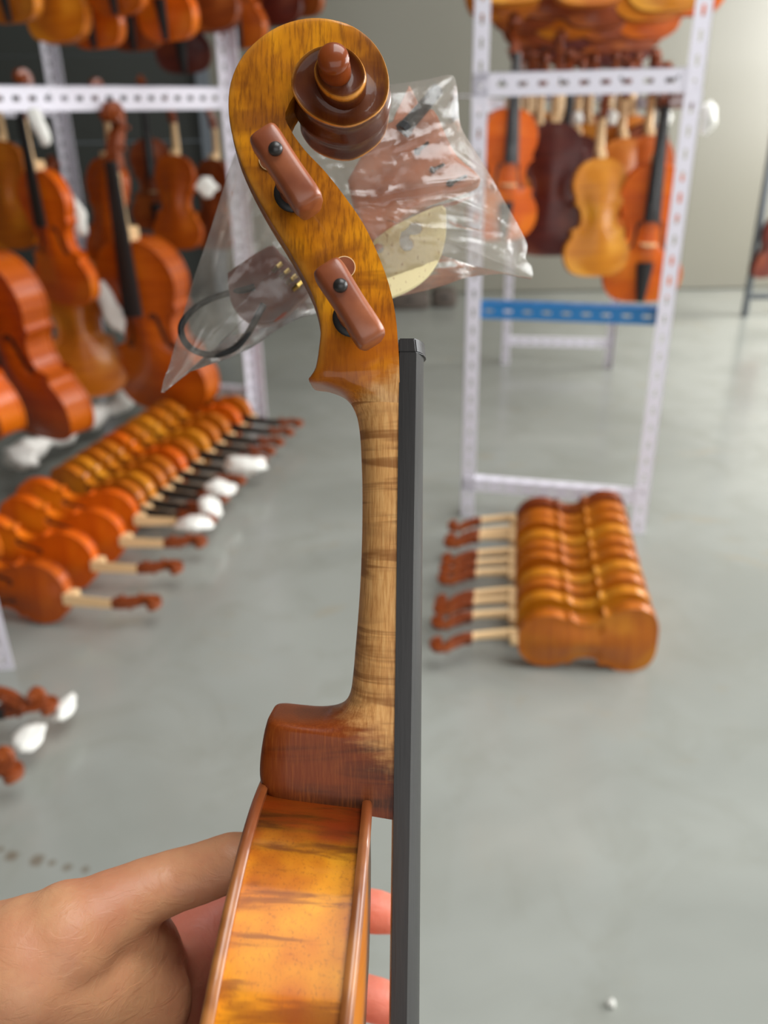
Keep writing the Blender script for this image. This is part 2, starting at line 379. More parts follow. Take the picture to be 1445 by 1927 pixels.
def ribs_mesh():
    ro = inset(OUT, 2.8); ri = inset(OUT, 4.0); n = len(OUT); verts = []; faces = []
    for pts, z in ((ro, -3.2), (ro, -31.2), (ri, -31.2), (ri, -3.2)): verts += [mm(BP(x, y, z)) for x, y in pts]
    for k in range(4):
        for i in range(n):
            j = (i + 1) % n; q = ((k + 1) % 4) * n; faces.append((k * n + i, k * n + j, q + j, q + i))
    bm = bmesh.new(); me = mkmesh('ribs', verts, faces); bm.from_mesh(me); bpy.data.meshes.remove(me)
    return bm_mesh('ribs', bm, True, 35)
# --- sweep used for scroll, pegbox and neck
ANG = [0, 12, 24, 33, 38, 41, 43.2, 45, 46.8, 49, 52, 57, 63, 70, 77, 84, 90]
ANG = ANG + [180 - a for a in ANG[-2::-1]]
def ring(A, B, w, p, flute=0.0, hollow=0.0):
    A, B = Vector(A[:2]), Vector(B[:2]); C = (A + B) / 2; hd = (A - B) / 2; ln = hd.length; out = []
    for a in ANG:
        c, s = math.cos(math.radians(a)), math.sin(math.radians(a)); m = (abs(c) ** p + abs(s) ** p) ** (1 / p)
        ww, aa = c / m, -1 + 2 * s / m
        e = max(0.0, 1 - abs(min(a, 180 - a) - 45) / 4.5)
        if aa > 0.9 and flute: aa -= flute / ln * (1 - abs(2 * abs(ww) - 1)) ** 0.8 * (1 if abs(ww) < 0.97 else 0)
        wv = ww * w
        if hollow and abs(ww) > 0.98: wv -= math.copysign(hollow * max(0, 1 - aa * aa), ww)
        q = C + hd * aa; out.append(((q.x, q.y, wv), e))
    for k in (-0.5, 0, 0.5): out.append(((B.x, B.y, k * w), 0))
    return out
def sweep(name, st, darkf=None, close0=True, close1=True, sharp=38):
    verts = []; faces = []; wear_dark = []; n = len(ANG) + 3
    for i, s in enumerate(st):
        rg = ring(s['A'], s['B'], s['w'], s['p'], s.get('fl', 0), s.get('ho', 0))
        for k, (q, e) in enumerate(rg):
            verts.append(mm(q)); dk = s.get('dk', 0.0)
            # recessed turns of the scroll and the grooved back are coloured darker
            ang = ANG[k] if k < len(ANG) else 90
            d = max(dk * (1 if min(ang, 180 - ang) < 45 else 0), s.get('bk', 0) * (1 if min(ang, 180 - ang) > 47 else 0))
            wear_dark.append((e * s.get('we', 1.0), d))
    for i in range(len(st) - 1):
        for k in range(n):
            j = (k + 1) % n; faces.append((i * n + k, i * n + j, (i + 1) * n + j, (i + 1) * n + k))
    if close0: faces.append(tuple(range(n))[::-1])
    if close1: faces.append(tuple((len(st) - 1) * n + k for k in range(n)))
    me = mkmesh(name, verts, faces)
    ca = me.color_attributes.new('wear_dark', 'FLOAT_COLOR', 'POINT')
    for i, (a, b) in enumerate(wear_dark): ca.data[i].color = (a, b, 0, 1)
    bm = bmesh.new(); bm.from_mesh(me); bpy.data.meshes.remove(me)
    return bm_mesh(name, bm, True, sharp)
def interp_st(st, per):
    keys = ('Ax', 'Ay', 'Bx', 'By', 'w', 'p', 'fl', 'ho', 'dk', 'bk', 'we')
    rows = [(s['A'][0], s['A'][1], s['B'][0], s['B'][1], s['w'], s['p'], s.get('fl', 0), s.get('ho', 0), s.get('dk', 0), s.get('bk', 0), s.get('we', 1)) for s in st]
    return [dict(A=(r[0], r[1]), B=(r[2], r[3]), w=r[4], p=max(2, r[5]), fl=r[6], ho=r[7], dk=min(1, max(0, r[8])), bk=min(1, max(0, r[9])), we=r[10]) for r in catmull(rows, per)]
# scroll rim as read off the photograph: pixel, pixel, half width there (mm)
EYE = L(628, 118, 22.0)
RIM = [(424, 195, 7.6), (428, 152, 7.8), (444, 112, 8), (470, 79, 8), (506, 51, 8.1), (545, 34, 8.2), (585, 27, 8.3), (625, 30, 8.5), (665, 43, 8.7), (700, 69, 9), (723, 102, 9.3),
       (735, 140, 9.8), (734, 176, 10.5), (718, 208, 11.2), (682, 232, 12), (649, 240, 12.7), (610, 232, 13.3), (574, 212, 13.8), (552, 185, 14.2), (543, 158, 14.6), (549, 126, 15), (569, 98, 15.4),
       (596, 83, 15.8), (628, 79, 16.3), (657, 87, 16.8), (679, 107, 17.3), (690, 131, 17.8), (689, 154, 18.3), (673, 176, 18.8), (646, 186, 19.3), (614, 175, 19.7), (595, 152, 20), (588, 127, 20.2), (596, 105, 20.4)]
rimp = [L(*r) for r in RIM]; pol = []; last = None
for q in rimp:
    a = math.atan2(q[1] - EYE[1], q[0] - EYE[0])
    if last is not None:
        while a > last + 0.6: a -= 2 * math.pi
        while a < last - math.pi: a += 2 * math.pi
    if last is None and a < 0: a += 2 * math.pi
    last = a; pol.append((a, math.hypot(q[0] - EYE[0], q[1] - EYE[1])))
def rad_at(a):
    if a <= pol[-1][0]: return None
    for (a0, r0), (a1, r1) in zip(pol, pol[1:]):
        if a1 <= a <= a0: return r0 + (r1 - r0) * (a0 - a) / max(1e-6, a0 - a1)
    return pol[0][1]
sc = []
for i, (q, (a, r)) in enumerate(zip(rimp, pol)):
    ri = rad_at(a - 2 * math.pi); ri = (ri - 2.2) if ri else 0.6
    k = i / (len(pol) - 1)
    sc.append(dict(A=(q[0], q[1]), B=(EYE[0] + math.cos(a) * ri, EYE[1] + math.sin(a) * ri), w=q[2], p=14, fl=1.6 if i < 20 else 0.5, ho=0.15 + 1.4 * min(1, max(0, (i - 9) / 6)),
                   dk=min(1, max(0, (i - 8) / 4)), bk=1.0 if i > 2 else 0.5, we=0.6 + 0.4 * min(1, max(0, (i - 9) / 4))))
def st(a, b, w, p=14, wa=None, **k):
    return dict(A=L(a[0], a[1], w if wa is None else wa)[:2], B=L(b[0], b[1], w)[:2], w=w, p=p, **k)
pb = [st((577, 706), (750.5, 672), 12.2, 9, bk=.3, we=.2), st((588, 690), (750, 664), 12.2, 12, bk=.3, we=.4), st((595, 655), (749, 648), 12, 14, bk=.4, we=.7), st((598, 612), (744, 592), 11.6, 14, bk=.5, we=.7), st((586, 562), (731, 533), 11.2, 14, bk=.5, we=.7), st((562, 512), (710, 476), 10.8, 14, bk=.5, we=.7),
      st((534, 463), (683, 420), 10.2, 14, bk=.5, we=.7), st((503, 414), (648, 369), 9.6, 14, bk=.5, we=.7), st((471, 356), (611, 322), 9.0, 14, bk=.5, we=.7), st((446, 300), (573, 282), 8.4, 14, bk=.5, we=.7), st((430, 243), (546, 243), 7.9, 14, bk=.5, we=.7)]
for s in pb: s['fl'] = 1.2
sc[0]['B'] = L(537, 212, 7.6)[:2]
scroll_st = interp_st(pb + sc, 3)
tail_sc = [st((577, 706), (750.5, 672), 12.2, 9, we=.2), st((582, 716), (751, 684), 12.2, 7, we=.2), st((604, 720), (751.5, 702), 12.1, 5, we=.1), st((628, 728), (752, 722), 12.1, 4, we=.1), st((646, 741), (752, 740), 12.1, 3.2, wa=8, we=0), st((660, 757), (752, 758), 12, 2.8, wa=6, we=0)]
scroll_full = interp_st(tail_sc[::-1], 3)[:-1] + scroll_st
neck_px = [((660, 757), (752, 758), 12, 2.8, 6), ((671, 782), (751.5, 782), 12, 2.5, 4), ((677, 818), (751.3, 818), 12, 2.3, 3), ((680, 870), (751, 870), 12.2, 2.3, 3), ((681.5, 930), (750, 930), 12.4, 2.3, 3), ((681, 1000), (749, 1000), 12.8, 2.3, 3),
           ((679, 1070), (748, 1070), 13.2, 2.3, 3), ((675, 1140), (747, 1140), 13.6, 2.3, 3), ((669, 1215), (746, 1215), 14, 2.3, 3), ((664, 1270), (745, 1270), 14.3, 2.4, 4), ((658, 1310), (744, 1312), 14.5, 2.5, 6), ((645, 1336), (743.5, 1344), 14.7, 2.8, 8),
           ((620, 1352), (743, 1372), 14.8, 3.2, 10), ((580, 1358), (742.5, 1400), 14.8, 4, 11), ((535, 1356), (742, 1422), 14.8, 5, 12), ((506, 1354), (742, 1436), 14.6, 6, 12), ((498, 1366), (741.5, 1450), 14.4, 8, 12), ((491, 1400), (741, 1472), 14.2, 9, 12),
           ((486, 1440), (740.5, 1500), 14, 9, 12), ((487, 1474), (740, 1528), 14, 9, 12), ((500, 1498), (739.5, 1543), 14, 9, 12)]
neck_st = interp_st([dict(A=L(a[0], a[1], wa)[:2], B=L(b[0], b[1], w)[:2], w=w, p=p, we=0) for a, b, w, p, wa in neck_px], 3)
def fingerboard_mesh():
    verts = []; faces = []; n = 13; K = 20
    for i in range(K + 1):
        k = i / K; y = 47.0 - 270 * k; ub = 4.55 - 3.6 * k; w = 12.0 + 9.0 * k; sh = 5.0 - 0.6 * k; ar = 2.7 + 2.4 * k
        sx = 1.0
        if i == 0: y += 0.0
        row = [(ub, y, w - 0.2), (ub + sh * 0.9, y, w)]
        for j in range(n):
            t = math.pi * (0.03 + 0.94 * j / (n - 1)); c = 1 - 2 * j / (n - 1)
            row.append((ub + sh + ar * (1 - c * c), y, w * c * 0.992))
        row += [(ub + sh * 0.9, y, -w), (ub, y, -w + 0.2)]
        verts += [mm(q) for q in row]
    m = n + 4
    for i in range(K):
        for j in range(m): q = (j + 1) % m; faces.append((i * m + j, i * m + q, (i + 1) * m + q, (i + 1) * m + j))
    faces += [tuple(range(m))[::-1], tuple(K * m + j for j in range(m))]
    bm = bmesh.new(); me = mkmesh('fingerboard', verts, faces); bm.from_mesh(me); bpy.data.meshes.remove(me)
    return bm_mesh('fingerboard', bm, True, 28)
def nut_mesh():
    bm = bmesh.new(); vs = []
    for y, g in ((47.05, 0), (51.2, -0.5)):
        row = [(4.3, 11.9), (9.6 + g, 11.9)] + [(9.9 + g + 3.1 * (1 - c * c), 11.9 * c) for c in (0.9, 0.6, 0.3, 0, -0.3, -0.6, -0.9)] + [(9.6 + g, -11.9), (4.3, -11.9)]
        vs.append([bm.verts.new(mm((u, y, w))) for u, w in row])
    m = len(vs[0])
    for j in range(m): bm.faces.new((vs[0][j], vs[0][(j + 1) % m], vs[1][(j + 1) % m], vs[1][j]))
    bm.faces.new(vs[0]); bm.faces.new(vs[1])
    bmesh.ops.bevel(bm, geom=bm.edges[:], offset=0.00035, segments=2, affect='EDGES')
    return bm_mesh('nut', bm, True, 30)
def lathe(bm, prof, M4, n=28):
    rg = []
    for r, z in prof: rg.append([bm.verts.new(M4 @ Vector((r * math.cos(2 * math.pi * k / n), r * math.sin(2 * math.pi * k / n), z))) for k in range(n)])
    for a, b in zip(rg, rg[1:]):
        for k in range(n): bm.faces.new((a[k], a[(k + 1) % n], b[(k + 1) % n], b[k]))
    bm.faces.new(rg[0][::-1]); bm.faces.new(rg[-1])
def build_peg(root, u, v, side, wall, ang, parts):
    """peg through the pegbox; side=+1 head on the near (w>0) flank. lengths in mm"""
    Mx = Matrix.Translation(mm((u, v, 0))) @ Matrix.Rotation(ang, 4, 'Z') @ Matrix.Diagonal((1, 1, side, 1)) @ Matrix.Scale(0.001, 4)
    bm = bmesh.new()
    lathe(bm, [(3.0, -wall - 0.3), (3.3, -wall + 0.5), (3.6, wall + 0.4), (3.8, wall + 2.2), (3.2, wall + 4.0), (3.2, wall + 8.0), (4.2, wall + 9.5), (2.5, wall + 11)], Mx)
    sh = obj('peg', bm_mesh('peg', bm, True, 40), M['peg'], root); parts.append(sh)
    bm = bmesh.new()                       # thumb leaf: rounded, waisted slab
    nu, nv = 22, 12; z0, z1 = wall + 7.5, wall + 23.0; grid = []
    for i in range(nu + 1):
        a = -math.pi / 2 + math.pi * i / nu; X = math.sin(a)
        row = []
        for j in range(24):
            b = 2 * math.pi * j / 24; cb, sb = math.cos(b), math.sin(b)
            sx = abs(math.cos(a)) ** 0.22
            ty = 4.3 + 1.1 * X * X; tz = (z1 - z0) / 2 * (0.93 + 0.07 * X * X)
            y = math.copysign(abs(cb) ** 0.5, cb) * ty * sx; z = math.copysign(abs(sb) ** 0.42, sb) * tz * sx
            if sb < 0: y *= 0.82
            row.append(bm.verts.new(Mx @ Vector((12.4 * X, y, (z0 + z1) / 2 + z))))
        grid.append(row)
    for a, b in zip(grid, grid[1:]):
        for k in range(24): bm.faces.new((a[k], a[(k + 1) % 24], b[(k + 1) % 24], b[k]))
    bmesh.ops.remove_doubles(bm, verts=bm.verts[:], dist=1e-6)
    hd = obj('thumb_leaf', bm_mesh('thumb_leaf', bm), M['peg'], sh)
    bm = bmesh.new(); lathe(bm, [(0.6, -1), (1.75, -0.6), (2.0, 0.0), (1.8, 0.7), (1.2, 1.3), (0.3, 1.55)], Mx @ Matrix.Translation((-4.2 if side > 0 else 4.2, 0, z1 - 0.1)), 20)
    obj('pin', bm_mesh('pin', bm), M['pin'], sh)
    bm = bmesh.new(); lathe(bm, [(3.6, wall - 0.4), (5.6, wall - 0.4), (5.7, wall + 0.9), (5.1, wall + 1.3), (3.6, wall + 1.3)], Mx)
    obj('collar', bm_mesh('collar', bm, True, 40), M['ring'], sh)
    bm = bmesh.new(); lathe(bm, [(2.6, -wall - 0.12), (3.35, -wall - 0.12), (3.35, -wall + 0.4), (2.6, -wall + 0.4)], Mx)
    obj('hole_rim', bm_mesh('hole_rim', bm, True, 40), M['maple'], sh)
    return sh
BROT = CROT.to_4x4()
HERO = Matrix.Translation(CAM + FW * D0) @ BROT @ Matrix.Translation(BASE * 0.001)
violin = empty('violin', HERO)
tag(violin, 'large violin held upright in the foreground, seen side-on, with golden ribs and bare neck', 'violin')
P = {}
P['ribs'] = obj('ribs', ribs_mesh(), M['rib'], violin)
P['back'] = obj('back_plate', plate('back_plate', -1, -31.2, 3.2, 13.0), M['edge'], violin)
P['belly'] = obj('belly', plate('belly', 1, -3.2, 3.2, 9.5), M['belly'], violin)
P['belly'].data.materials.append(M['edge'])
nO = len(OUT)
for pl in P['belly'].data.polygons:
    if all(v < 6 * nO for v in pl.vertices): pl.material_index = 1
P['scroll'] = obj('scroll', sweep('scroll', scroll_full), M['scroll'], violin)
P['scroll']['label'] = 'antiqued golden brown scroll and pegbox'
bm = bmesh.new()
Me = Matrix.Translation(mm((EYE[0], EYE[1], 0))) @ Matrix.Scale(0.001, 4)
te = NT('reddish_brown_eye'); te.col(srgb(128, 58, 18)); te.pr(Roughness=0.35, Specular_IOR_Level=.2, Coat_Weight=0.5, Coat_Roughness=0.08)
for sg in (1, -1):
    bm = bmesh.new(); lathe(bm, [(4.9, 15 * sg), (4.6, 20.5 * sg), (4.15, 21.6 * sg), (4.5, 23.4 * sg), (4.4, 24.6 * sg), (3.7, 25.5 * sg), (2.2, 26.1 * sg), (0.5, 26.3 * sg)], Me)
    obj('scroll_eye', bm_mesh('scroll_eye', bm, True, 60), te.m, P['scroll'])
P['neck'] = obj('neck', sweep('neck', neck_st, sharp=35), M['neck'], violin)
P['neck']['label'] = 'bare flamed maple neck with dark brown heel'
P['fb'] = obj('fingerboard', fingerboard_mesh(), M['ebony'], violin); P['fb']['label'] = 'long matt black fingerboard'
P['nut'] = obj('nut', nut_mesh(), M['ebony'], violin)
pegs = []
e1 = math.atan2(-140, 93); e2 = math.atan2(-130, 82)
q1 = L(539, 320, 27); build_peg(violin, q1[0], q1[1], 1, 9.6, e1, pegs)
q2 = L(658, 573, 28); build_peg(violin, q2[0], q2[1], 1, 11.4, e2, pegs)
q3 = L(648, 503, 11); build_peg(violin, q3[0], q3[1], -1, 11.0, -1.15, pegs)
q4 = L(508, 300, 9); build_peg(violin, q4[0], q4[1], -1, 9.0, -1.0, pegs)
# ------------------------------------------------------------------ copies of the violin for the workshop
def fit_meshes():
    F = {}
    def bl(name, outl, half, M4, mat):
        pass
    bm = bmesh.new()                                             # tailpiece
    rows = [(0, 11, 0), (12, 12, 2.5), (60, 18, 6), (95, 21.5, 6), (108, 22, 4.5)]
    rg = []
    for y, w, a in rows:
        rg.append([bm.verts.new(mm(BP(x, 4 + y, 12 + z))) for x, z in ((-w, 0), (-w * .9, 2), (-w * .5, 2 + a * .6), (0, 2 + a), (w * .5, 2 + a * .6), (w * .9, 2), (w, 0))])
    for a, b in zip(rg, rg[1:]):
        for k in range(6): bm.faces.new((a[k], a[k + 1], b[k + 1], b[k]))
        bm.faces.new((a[0], b[0], b[6], a[6]))
    bm.faces.new(rg[0]); bm.faces.new(rg[-1]); F['tailpiece'] = (bm_mesh('tailpiece', bm, True, 40), M['ebony'])
    bm = bmesh.new()                                             # bridge
    pr = [(-20, 5), (-17, 5), (-15, 12), (-9, 15), (-6, 10), (6, 10), (9, 15), (15, 12), (17, 5), (20, 5), (21, 20), (19, 30), (10, 36), (0, 38), (-10, 36), (-19, 30), (-21, 20)]
    for s in (-1.6, 1.6): pass
    lo = [[bm.verts.new(mm(BP(x, 160 + s, z))) for x, z in pr] for s in (-1.8, 1.8)]
    n = len(pr)
    for k in range(n): bm.faces.new((lo[0][k], lo[0][(k + 1) % n], lo[1][(k + 1) % n], lo[1][k]))
    bm.faces.new(lo[0]); bm.faces.new(lo[1]); F['bridge'] = (bm_mesh('bridge', bm, False), M['maple'])
    for i, x in enumerate((-12, -4, 4, 12)):
        bm = bmesh.new(); q = mm(BP(x, 160, 38 - abs(x) * .15)); e = mm((12.6 - abs(x) * .08, 49, x * 0.55))
        add_tube(bm, [mm(BP(x * .9, 110, 21)), q, e], 0.00045, 5); F['string%d' % i] = (bm_mesh('string', bm), M['steel'])
    for sg in (-1, 1):                                           # sound holes, dark inlaid cuts
        bm = bmesh.new(); pts = [(sg * x, y) for x, y in ((22, 205), (20, 211), (24, 215), (29, 212), (31, 203), (34, 180), (38, 158), (43, 148), (49, 146), (52, 151), (49, 156))]
        cc = catmull(pts, 3); wd_ = [1.2 + 2.2 * math.sin(math.pi * i / (len(cc) - 1)) ** .5 for i in range(len(cc))]
        a_ = []; b_ = []
        for i, (x, y) in enumerate(cc):
            x0, y0 = cc[max(0, i - 1)]; x1, y1 = cc[min(len(cc) - 1, i + 1)]; tn = Vector((x1 - x0, y1 - y0)).normalized(); nn = Vector((-tn.y, tn.x)) * wd_[i]
            def hz(px_, py_):                                    # lay it on the arch
                return -0.6 + 9.5 * arch_h(px_, py_) + 0.7
            a_.append([(x + nn.x, y + nn.y), (x + nn.x, y + nn.y)]); b_.append([(x - nn.x, y - nn.y)])
            z = 0
            a_[-1] = (bm.verts.new(mm(BP(x + nn.x, y + nn.y, hz(x + nn.x, y + nn.y)))), bm.verts.new(mm(BP(x - nn.x, y - nn.y, hz(x - nn.x, y - nn.y)))), bm.verts.new(mm(BP(x - nn.x, y - nn.y, hz(x - nn.x, y - nn.y) - 3))), bm.verts.new(mm(BP(x + nn.x, y + nn.y, hz(x + nn.x, y + nn.y) - 3))))
        for p_, q_ in zip(a_, a_[1:]):
            for k in range(4): bm.faces.new((p_[k], p_[(k + 1) % 4], q_[(k + 1) % 4], q_[k]))
        bm.faces.new(a_[0]); bm.faces.new(a_[-1]); F['fhole%d' % sg] = (bm_mesh('sound_hole', bm, False), M['ring'])
    return F
FM = fit_meshes()
PEG_SRC = [(p, list(p.children)) for p in pegs]
for k, o_ in ((-1, 'x'), (1, 'y')):
    o = obj('sound_hole', FM['fhole%d' % k][0], FM['fhole%d' % k][1], violin)
def ovr(o, mat):
    if mat is None: return
    for sl in o.material_slots[:1]: sl.link = 'OBJECT'; sl.material = mat
def copy_part(src, parent, mat=None):
    c = src.copy(); COL.objects.link(c); c.parent = parent; ovr(c, mat)
    if 'label' in c: del c['label']
    return c
def inst(M4, varn, label, group=None, kind='violin', fitted=True, fb=True, bits=True, thick=1.0):
    r = empty(kind, M4); tag(r, label, kind, group)
    fix = lambda o: setattr(o, 'matrix_local', Matrix.Translation((0.060 * (1 - 1 / thick), 0, 0)) @ Matrix.Diagonal((1 / thick, 1, 1, 1)))
    m = V[varn]; dk = V['chestnut']
    copy_part(P['ribs'], r, m); b = copy_part(P['back'], r, m)
    t_ = copy_part(P['belly'], r, m); 
    for sl in t_.material_slots[1:]: sl.link = 'OBJECT'; sl.material = m
    s_ = copy_part(P['scroll'], r, dk); n_ = copy_part(P['neck'], r, M['maple']); fix(s_); fix(n_)
    if fb: fix(copy_part(P['fb'], r)); fix(copy_part(P['nut'], r))
    if fitted:
        for k in ('tailpiece', 'bridge', 'string0', 'string1', 'string2', 'string3'): obj(FM[k][0].name.split('.')[0], FM[k][0], FM[k][1], r)
    if bits:
        for p, ch in PEG_SRC:
            c = copy_part(p, r, dk); fix(c)
            for h in ch[:1]: copy_part(h, c, dk)
        for k in (-1, 1): obj('sound_hole', FM['fhole%d' % k][0], FM['fhole%d' % k][1], r)
    return r
def pose(loc, front, up, scale=1.0, thick=1.0):
    up = Vector(up).normalized(); fr = Vector(front); fr = (fr - up * fr.dot(up)).normalized(); lat = fr.cross(up)
    return Matrix.Translation(loc) @ Matrix((fr, up, lat)).transposed().to_4x4() @ Matrix.Diagonal((scale * thick, scale, scale, 1))
def hang(px, py, Y, yaw, s, varn, label, group, lean=0.0, thick=1.0, **k):
    a = math.radians(yaw); fr = Vector((math.sin(a), -math.cos(a), 0)); ln = math.radians(lean)
    up = Vector((math.sin(ln), 0.02, 1))
    return inst(pose(at(px, py, Y), fr, up, s, thick), varn, label, group, thick=thick, **k)
# ------------------------------------------------------------------ racks of slotted angle
ANGC = {}
def slotted(length):
    key = round(length, 3)
    if key in ANGC: return ANGC[key]
    n = max(2, int(length / 0.05)); step = length / n; W = 0.04; T = 0.002; vs = []; fs = []
    def quad(*q): b = len(vs); vs.extend(q); fs.append((b, b + 1, b + 2, b + 3))
    for fl in range(2):
        def P3(a, b, c): return (a, c, b) if fl == 0 else (c, a, b)      # a across, b along, c thickness
        for i in range(n):
            y0 = i * step; y1 = y0 + step; h0 = y0 + step * .27; h1 = y1 - step * .27; x0, x1, x2, x3 = 0, W * .4, W * .6, W
            for c in (0, T):
                quad(P3(x0, y0, c), P3(x1, y0, c), P3(x1, y1, c), P3(x0, y1, c)); quad(P3(x2, y0, c), P3(x3, y0, c), P3(x3, y1, c), P3(x2, y1, c))
                quad(P3(x1, y0, c), P3(x2, y0, c), P3(x2, h0, c), P3(x1, h0, c)); quad(P3(x1, h1, c), P3(x2, h1, c), P3(x2, y1, c), P3(x1, y1, c))
            for (xa, ya, xb, yb) in ((x1, h0, x2, h0), (x2, h0, x2, h1), (x2, h1, x1, h1), (x1, h1, x1, h0)):
                quad(P3(xa, ya, 0), P3(xb, yb, 0), P3(xb, yb, T), P3(xa, ya, T))
        for (xa, xb) in ((0, 0), (W, W)): quad(P3(xa, 0, 0), P3(xb, 0, T), P3(xb, length, T), P3(xa, length, 0))
        for y in (0, length): quad(P3(0, y, 0), P3(W, y, 0), P3(W, y, T), P3(0, y, T))
    me = mkmesh('slotted_angle', vs, fs, False); ANGC[key] = me; return me
def member(name, p0, p1, da, parent, mat, scale=1.0):
    """slotted angle from p0 to p1, one flange pointing along da"""
    p0, p1 = Vector(p0), Vector(p1); z = (p1 - p0).normalized(); x = Vector(da); x = (x - z * x.dot(z)).normalized(); y = z.cross(x)
    me = slotted((p1 - p0).length / 1.0)
    Mx = Matrix.Translation(p0) @ Matrix((x, y, z)).transposed().to_4x4() @ Matrix.Diagonal((scale, scale, 1, 1))
    o = bpy.data.objects.new(name, me); COL.objects.link(o); o.parent = parent
    if not me.materials: me.materials.append(None)
    o.material_slots[0].link = 'OBJECT'; o.material_slots[0].material = mat
    o.matrix_local = parent.matrix_world.inverted() @ Mx if parent else Mx
    return o
HZ = 1.215
def rod(name, p0, p1, r, parent, mat):
    bm = bmesh.new(); i = parent.matrix_world.inverted(); add_tube(bm, [i @ Vector(p0), i @ Vector(p1)], r, 8); return obj(name, bm_mesh(name, bm), mat, parent)
Z = Vector((0, 0, 1))
FL, FR, RL, RR = floor_pt(867, 972), floor_pt(1212, 1004), floor_pt(943, 684), floor_pt(1152, 690)
rack = empty('storage_rack', Matrix.Translation(FL)); tag(rack, 'tall white slotted metal rack on the right with one blue crossbar, violins hanging inside', 'rack')
side = (FR - FL).normalized(); dep = (RL - FL).normalized()
for p, d in ((FL, side), (FR, dep), (RL, side), (RR, -side)): member('post', p, p + Z * 2.6, d, rack, M['white_paint'])
for z_, a, b in ((HZ + 0.02, FL, FR), (0.13, FL, FR), (HZ + .02, RL, RR), (0.13, RL, RR), (2.02, FL, FR), (2.02, RL, RR)):
    member('crossbar', a + Z * z_, b + Z * z_, -Z, rack, M['white_paint'], 1.35 if z_ > 1 else 0.95)
for z_ in (HZ - .03, 2.0):
    for a, b in ((FL, RL), (FR, RR)): member('side_rail', a + Z * z_ + side * 0.002, b + Z * z_, -Z, rack, M['white_paint'])
zb = at(890, 570, FL.y + .02).z
mb = member('crossbar', FL + Z * zb + dep * .03 + side * .035, FR + Z * (zb - 0.0) + dep * .03 - side * .035, -Z, rack, M['blue_paint'], 1.1); mb['label'] = 'blue slotted crossbar'
def lerp(a, b, k): return a + (b - a) * k
for z_ in (HZ, 1.98):
    for k in (0.14, 0.4, 0.66, 0.9): rod('hanging_rod', lerp(FL, FR, k) + Z * z_, lerp(RL, RR, k) + Z * z_, 0.006, rack, M['grey_paint'])
# left rack
P1 = floor_pt(488, 783); dirb = Vector((-0.72, -0.70, 0)).normalized(); depb = Vector((-0.45, 0.9, 0)).normalized()
P0 = P1 + dirb * 2.3; P2 = at(182, 600, 4.0); P2.z = 0; 
rackb = empty('storage_rack', Matrix.Translation(P1)); tag(rackb, 'white slotted metal rack on the left with a long shelf beam and foam-padded bottom rail', 'rack')
for p, d in ((P1, dirb), (P0, -dirb), (P2, dirb), (P2 + dirb * 1.6, dirb)): member('post', p, p + Z * 2.6, d, rackb, M['white_paint'], 1.35)
member('shelf_beam', P0 + Z * (HZ + 0.025), P1 + Z * (HZ + 0.025), -Z, rackb, M['white_paint'], 1.8)
member('shelf_beam', P0 + Z * 2.1, P1 + Z * 2.1, -Z, rackb, M['white_paint'], 1.8)
member('crossbar', P1 + Z * 0.13, P1 + Vector((-.38, .12, .13)), -Z, rackb, M['white_paint'], 1.0)
member('crossbar', P2 + Z * (HZ - .02), P2 + dirb * 1.6 + Z * (HZ - .02), -Z, rackb, M['white_paint'])
for k in (0.12, 0.3, 0.5, 0.7, 0.9):
    for z_ in (HZ, 2.06): a = lerp(P1, P0, k) + Z * z_; rod('hanging_rod', a, a + depb * 1.1, 0.006, rackb, M['grey_paint'])
fa, fb_ = floor_pt(240, 750, 0.1), floor_pt(15, 868, 0.1)
bm = bmesh.new(); iv = rackb.matrix_world.inverted()
add_tube(bm, [iv @ lerp(fa, fb_, k / 14) + Vector((0, 0, 0.008 * math.sin(k * 2.1))) for k in range(15)], [0.036 + 0.012 * math.sin(k * 1.7) for k in range(15)], 12)
o = obj('foam_padding', bm_mesh('foam_padding', bm), M['foam'], rackb); o['label'] = 'white foam sheet wrapped along the bottom rail'
# near left rack: its foot shows at the left edge
pn = floor_pt(-12, 1262); rn = empty('storage_rack', Matrix.Translation(pn)); tag(rn, 'white rack post foot standing at the left edge of the photo', 'rack')
member('post', pn, pn + Z * 1.02 + Vector((0, 0, 0)), Vector((1, 0.1, 0)), rn, M['white_paint'], 1.15)
member('post', pn + Vector((-.6, 0, 0)), pn + Vector((-.6, 0, 1.02)), Vector((1, 0.1, 0)), rn, M['white_paint'], 1.15)
member('crossbar', pn + Vector((-.6, 0, 1.0)), pn + Vector((0, 0, 1.0)), -Z, rn, M['white_paint'])
# far right grey rack
pr_ = floor_pt(1400, 596); rr = empty('storage_rack', Matrix.Translation(pr_)); tag(rr, 'grey metal rack by the back wall at the right edge', 'rack')
for off in (Vector((0, 0, 0)), Vector((1.0, 0, 0))): rod('post', pr_ + off, pr_ + off + Z * 2.3, 0.022, rr, M['grey_paint'])
for z_ in (0.12, 0.32, 1.3, 2.2): rod('crossbar', pr_ + Z * z_, pr_ + Vector((1.0, 0, z_)), 0.018, rr, M['grey_paint'])
hang(1432, 522, pr_.y - .1, 25, .95, 'garnet', 'dark garnet violin hanging on the grey rack at the right edge', None, fitted=False)
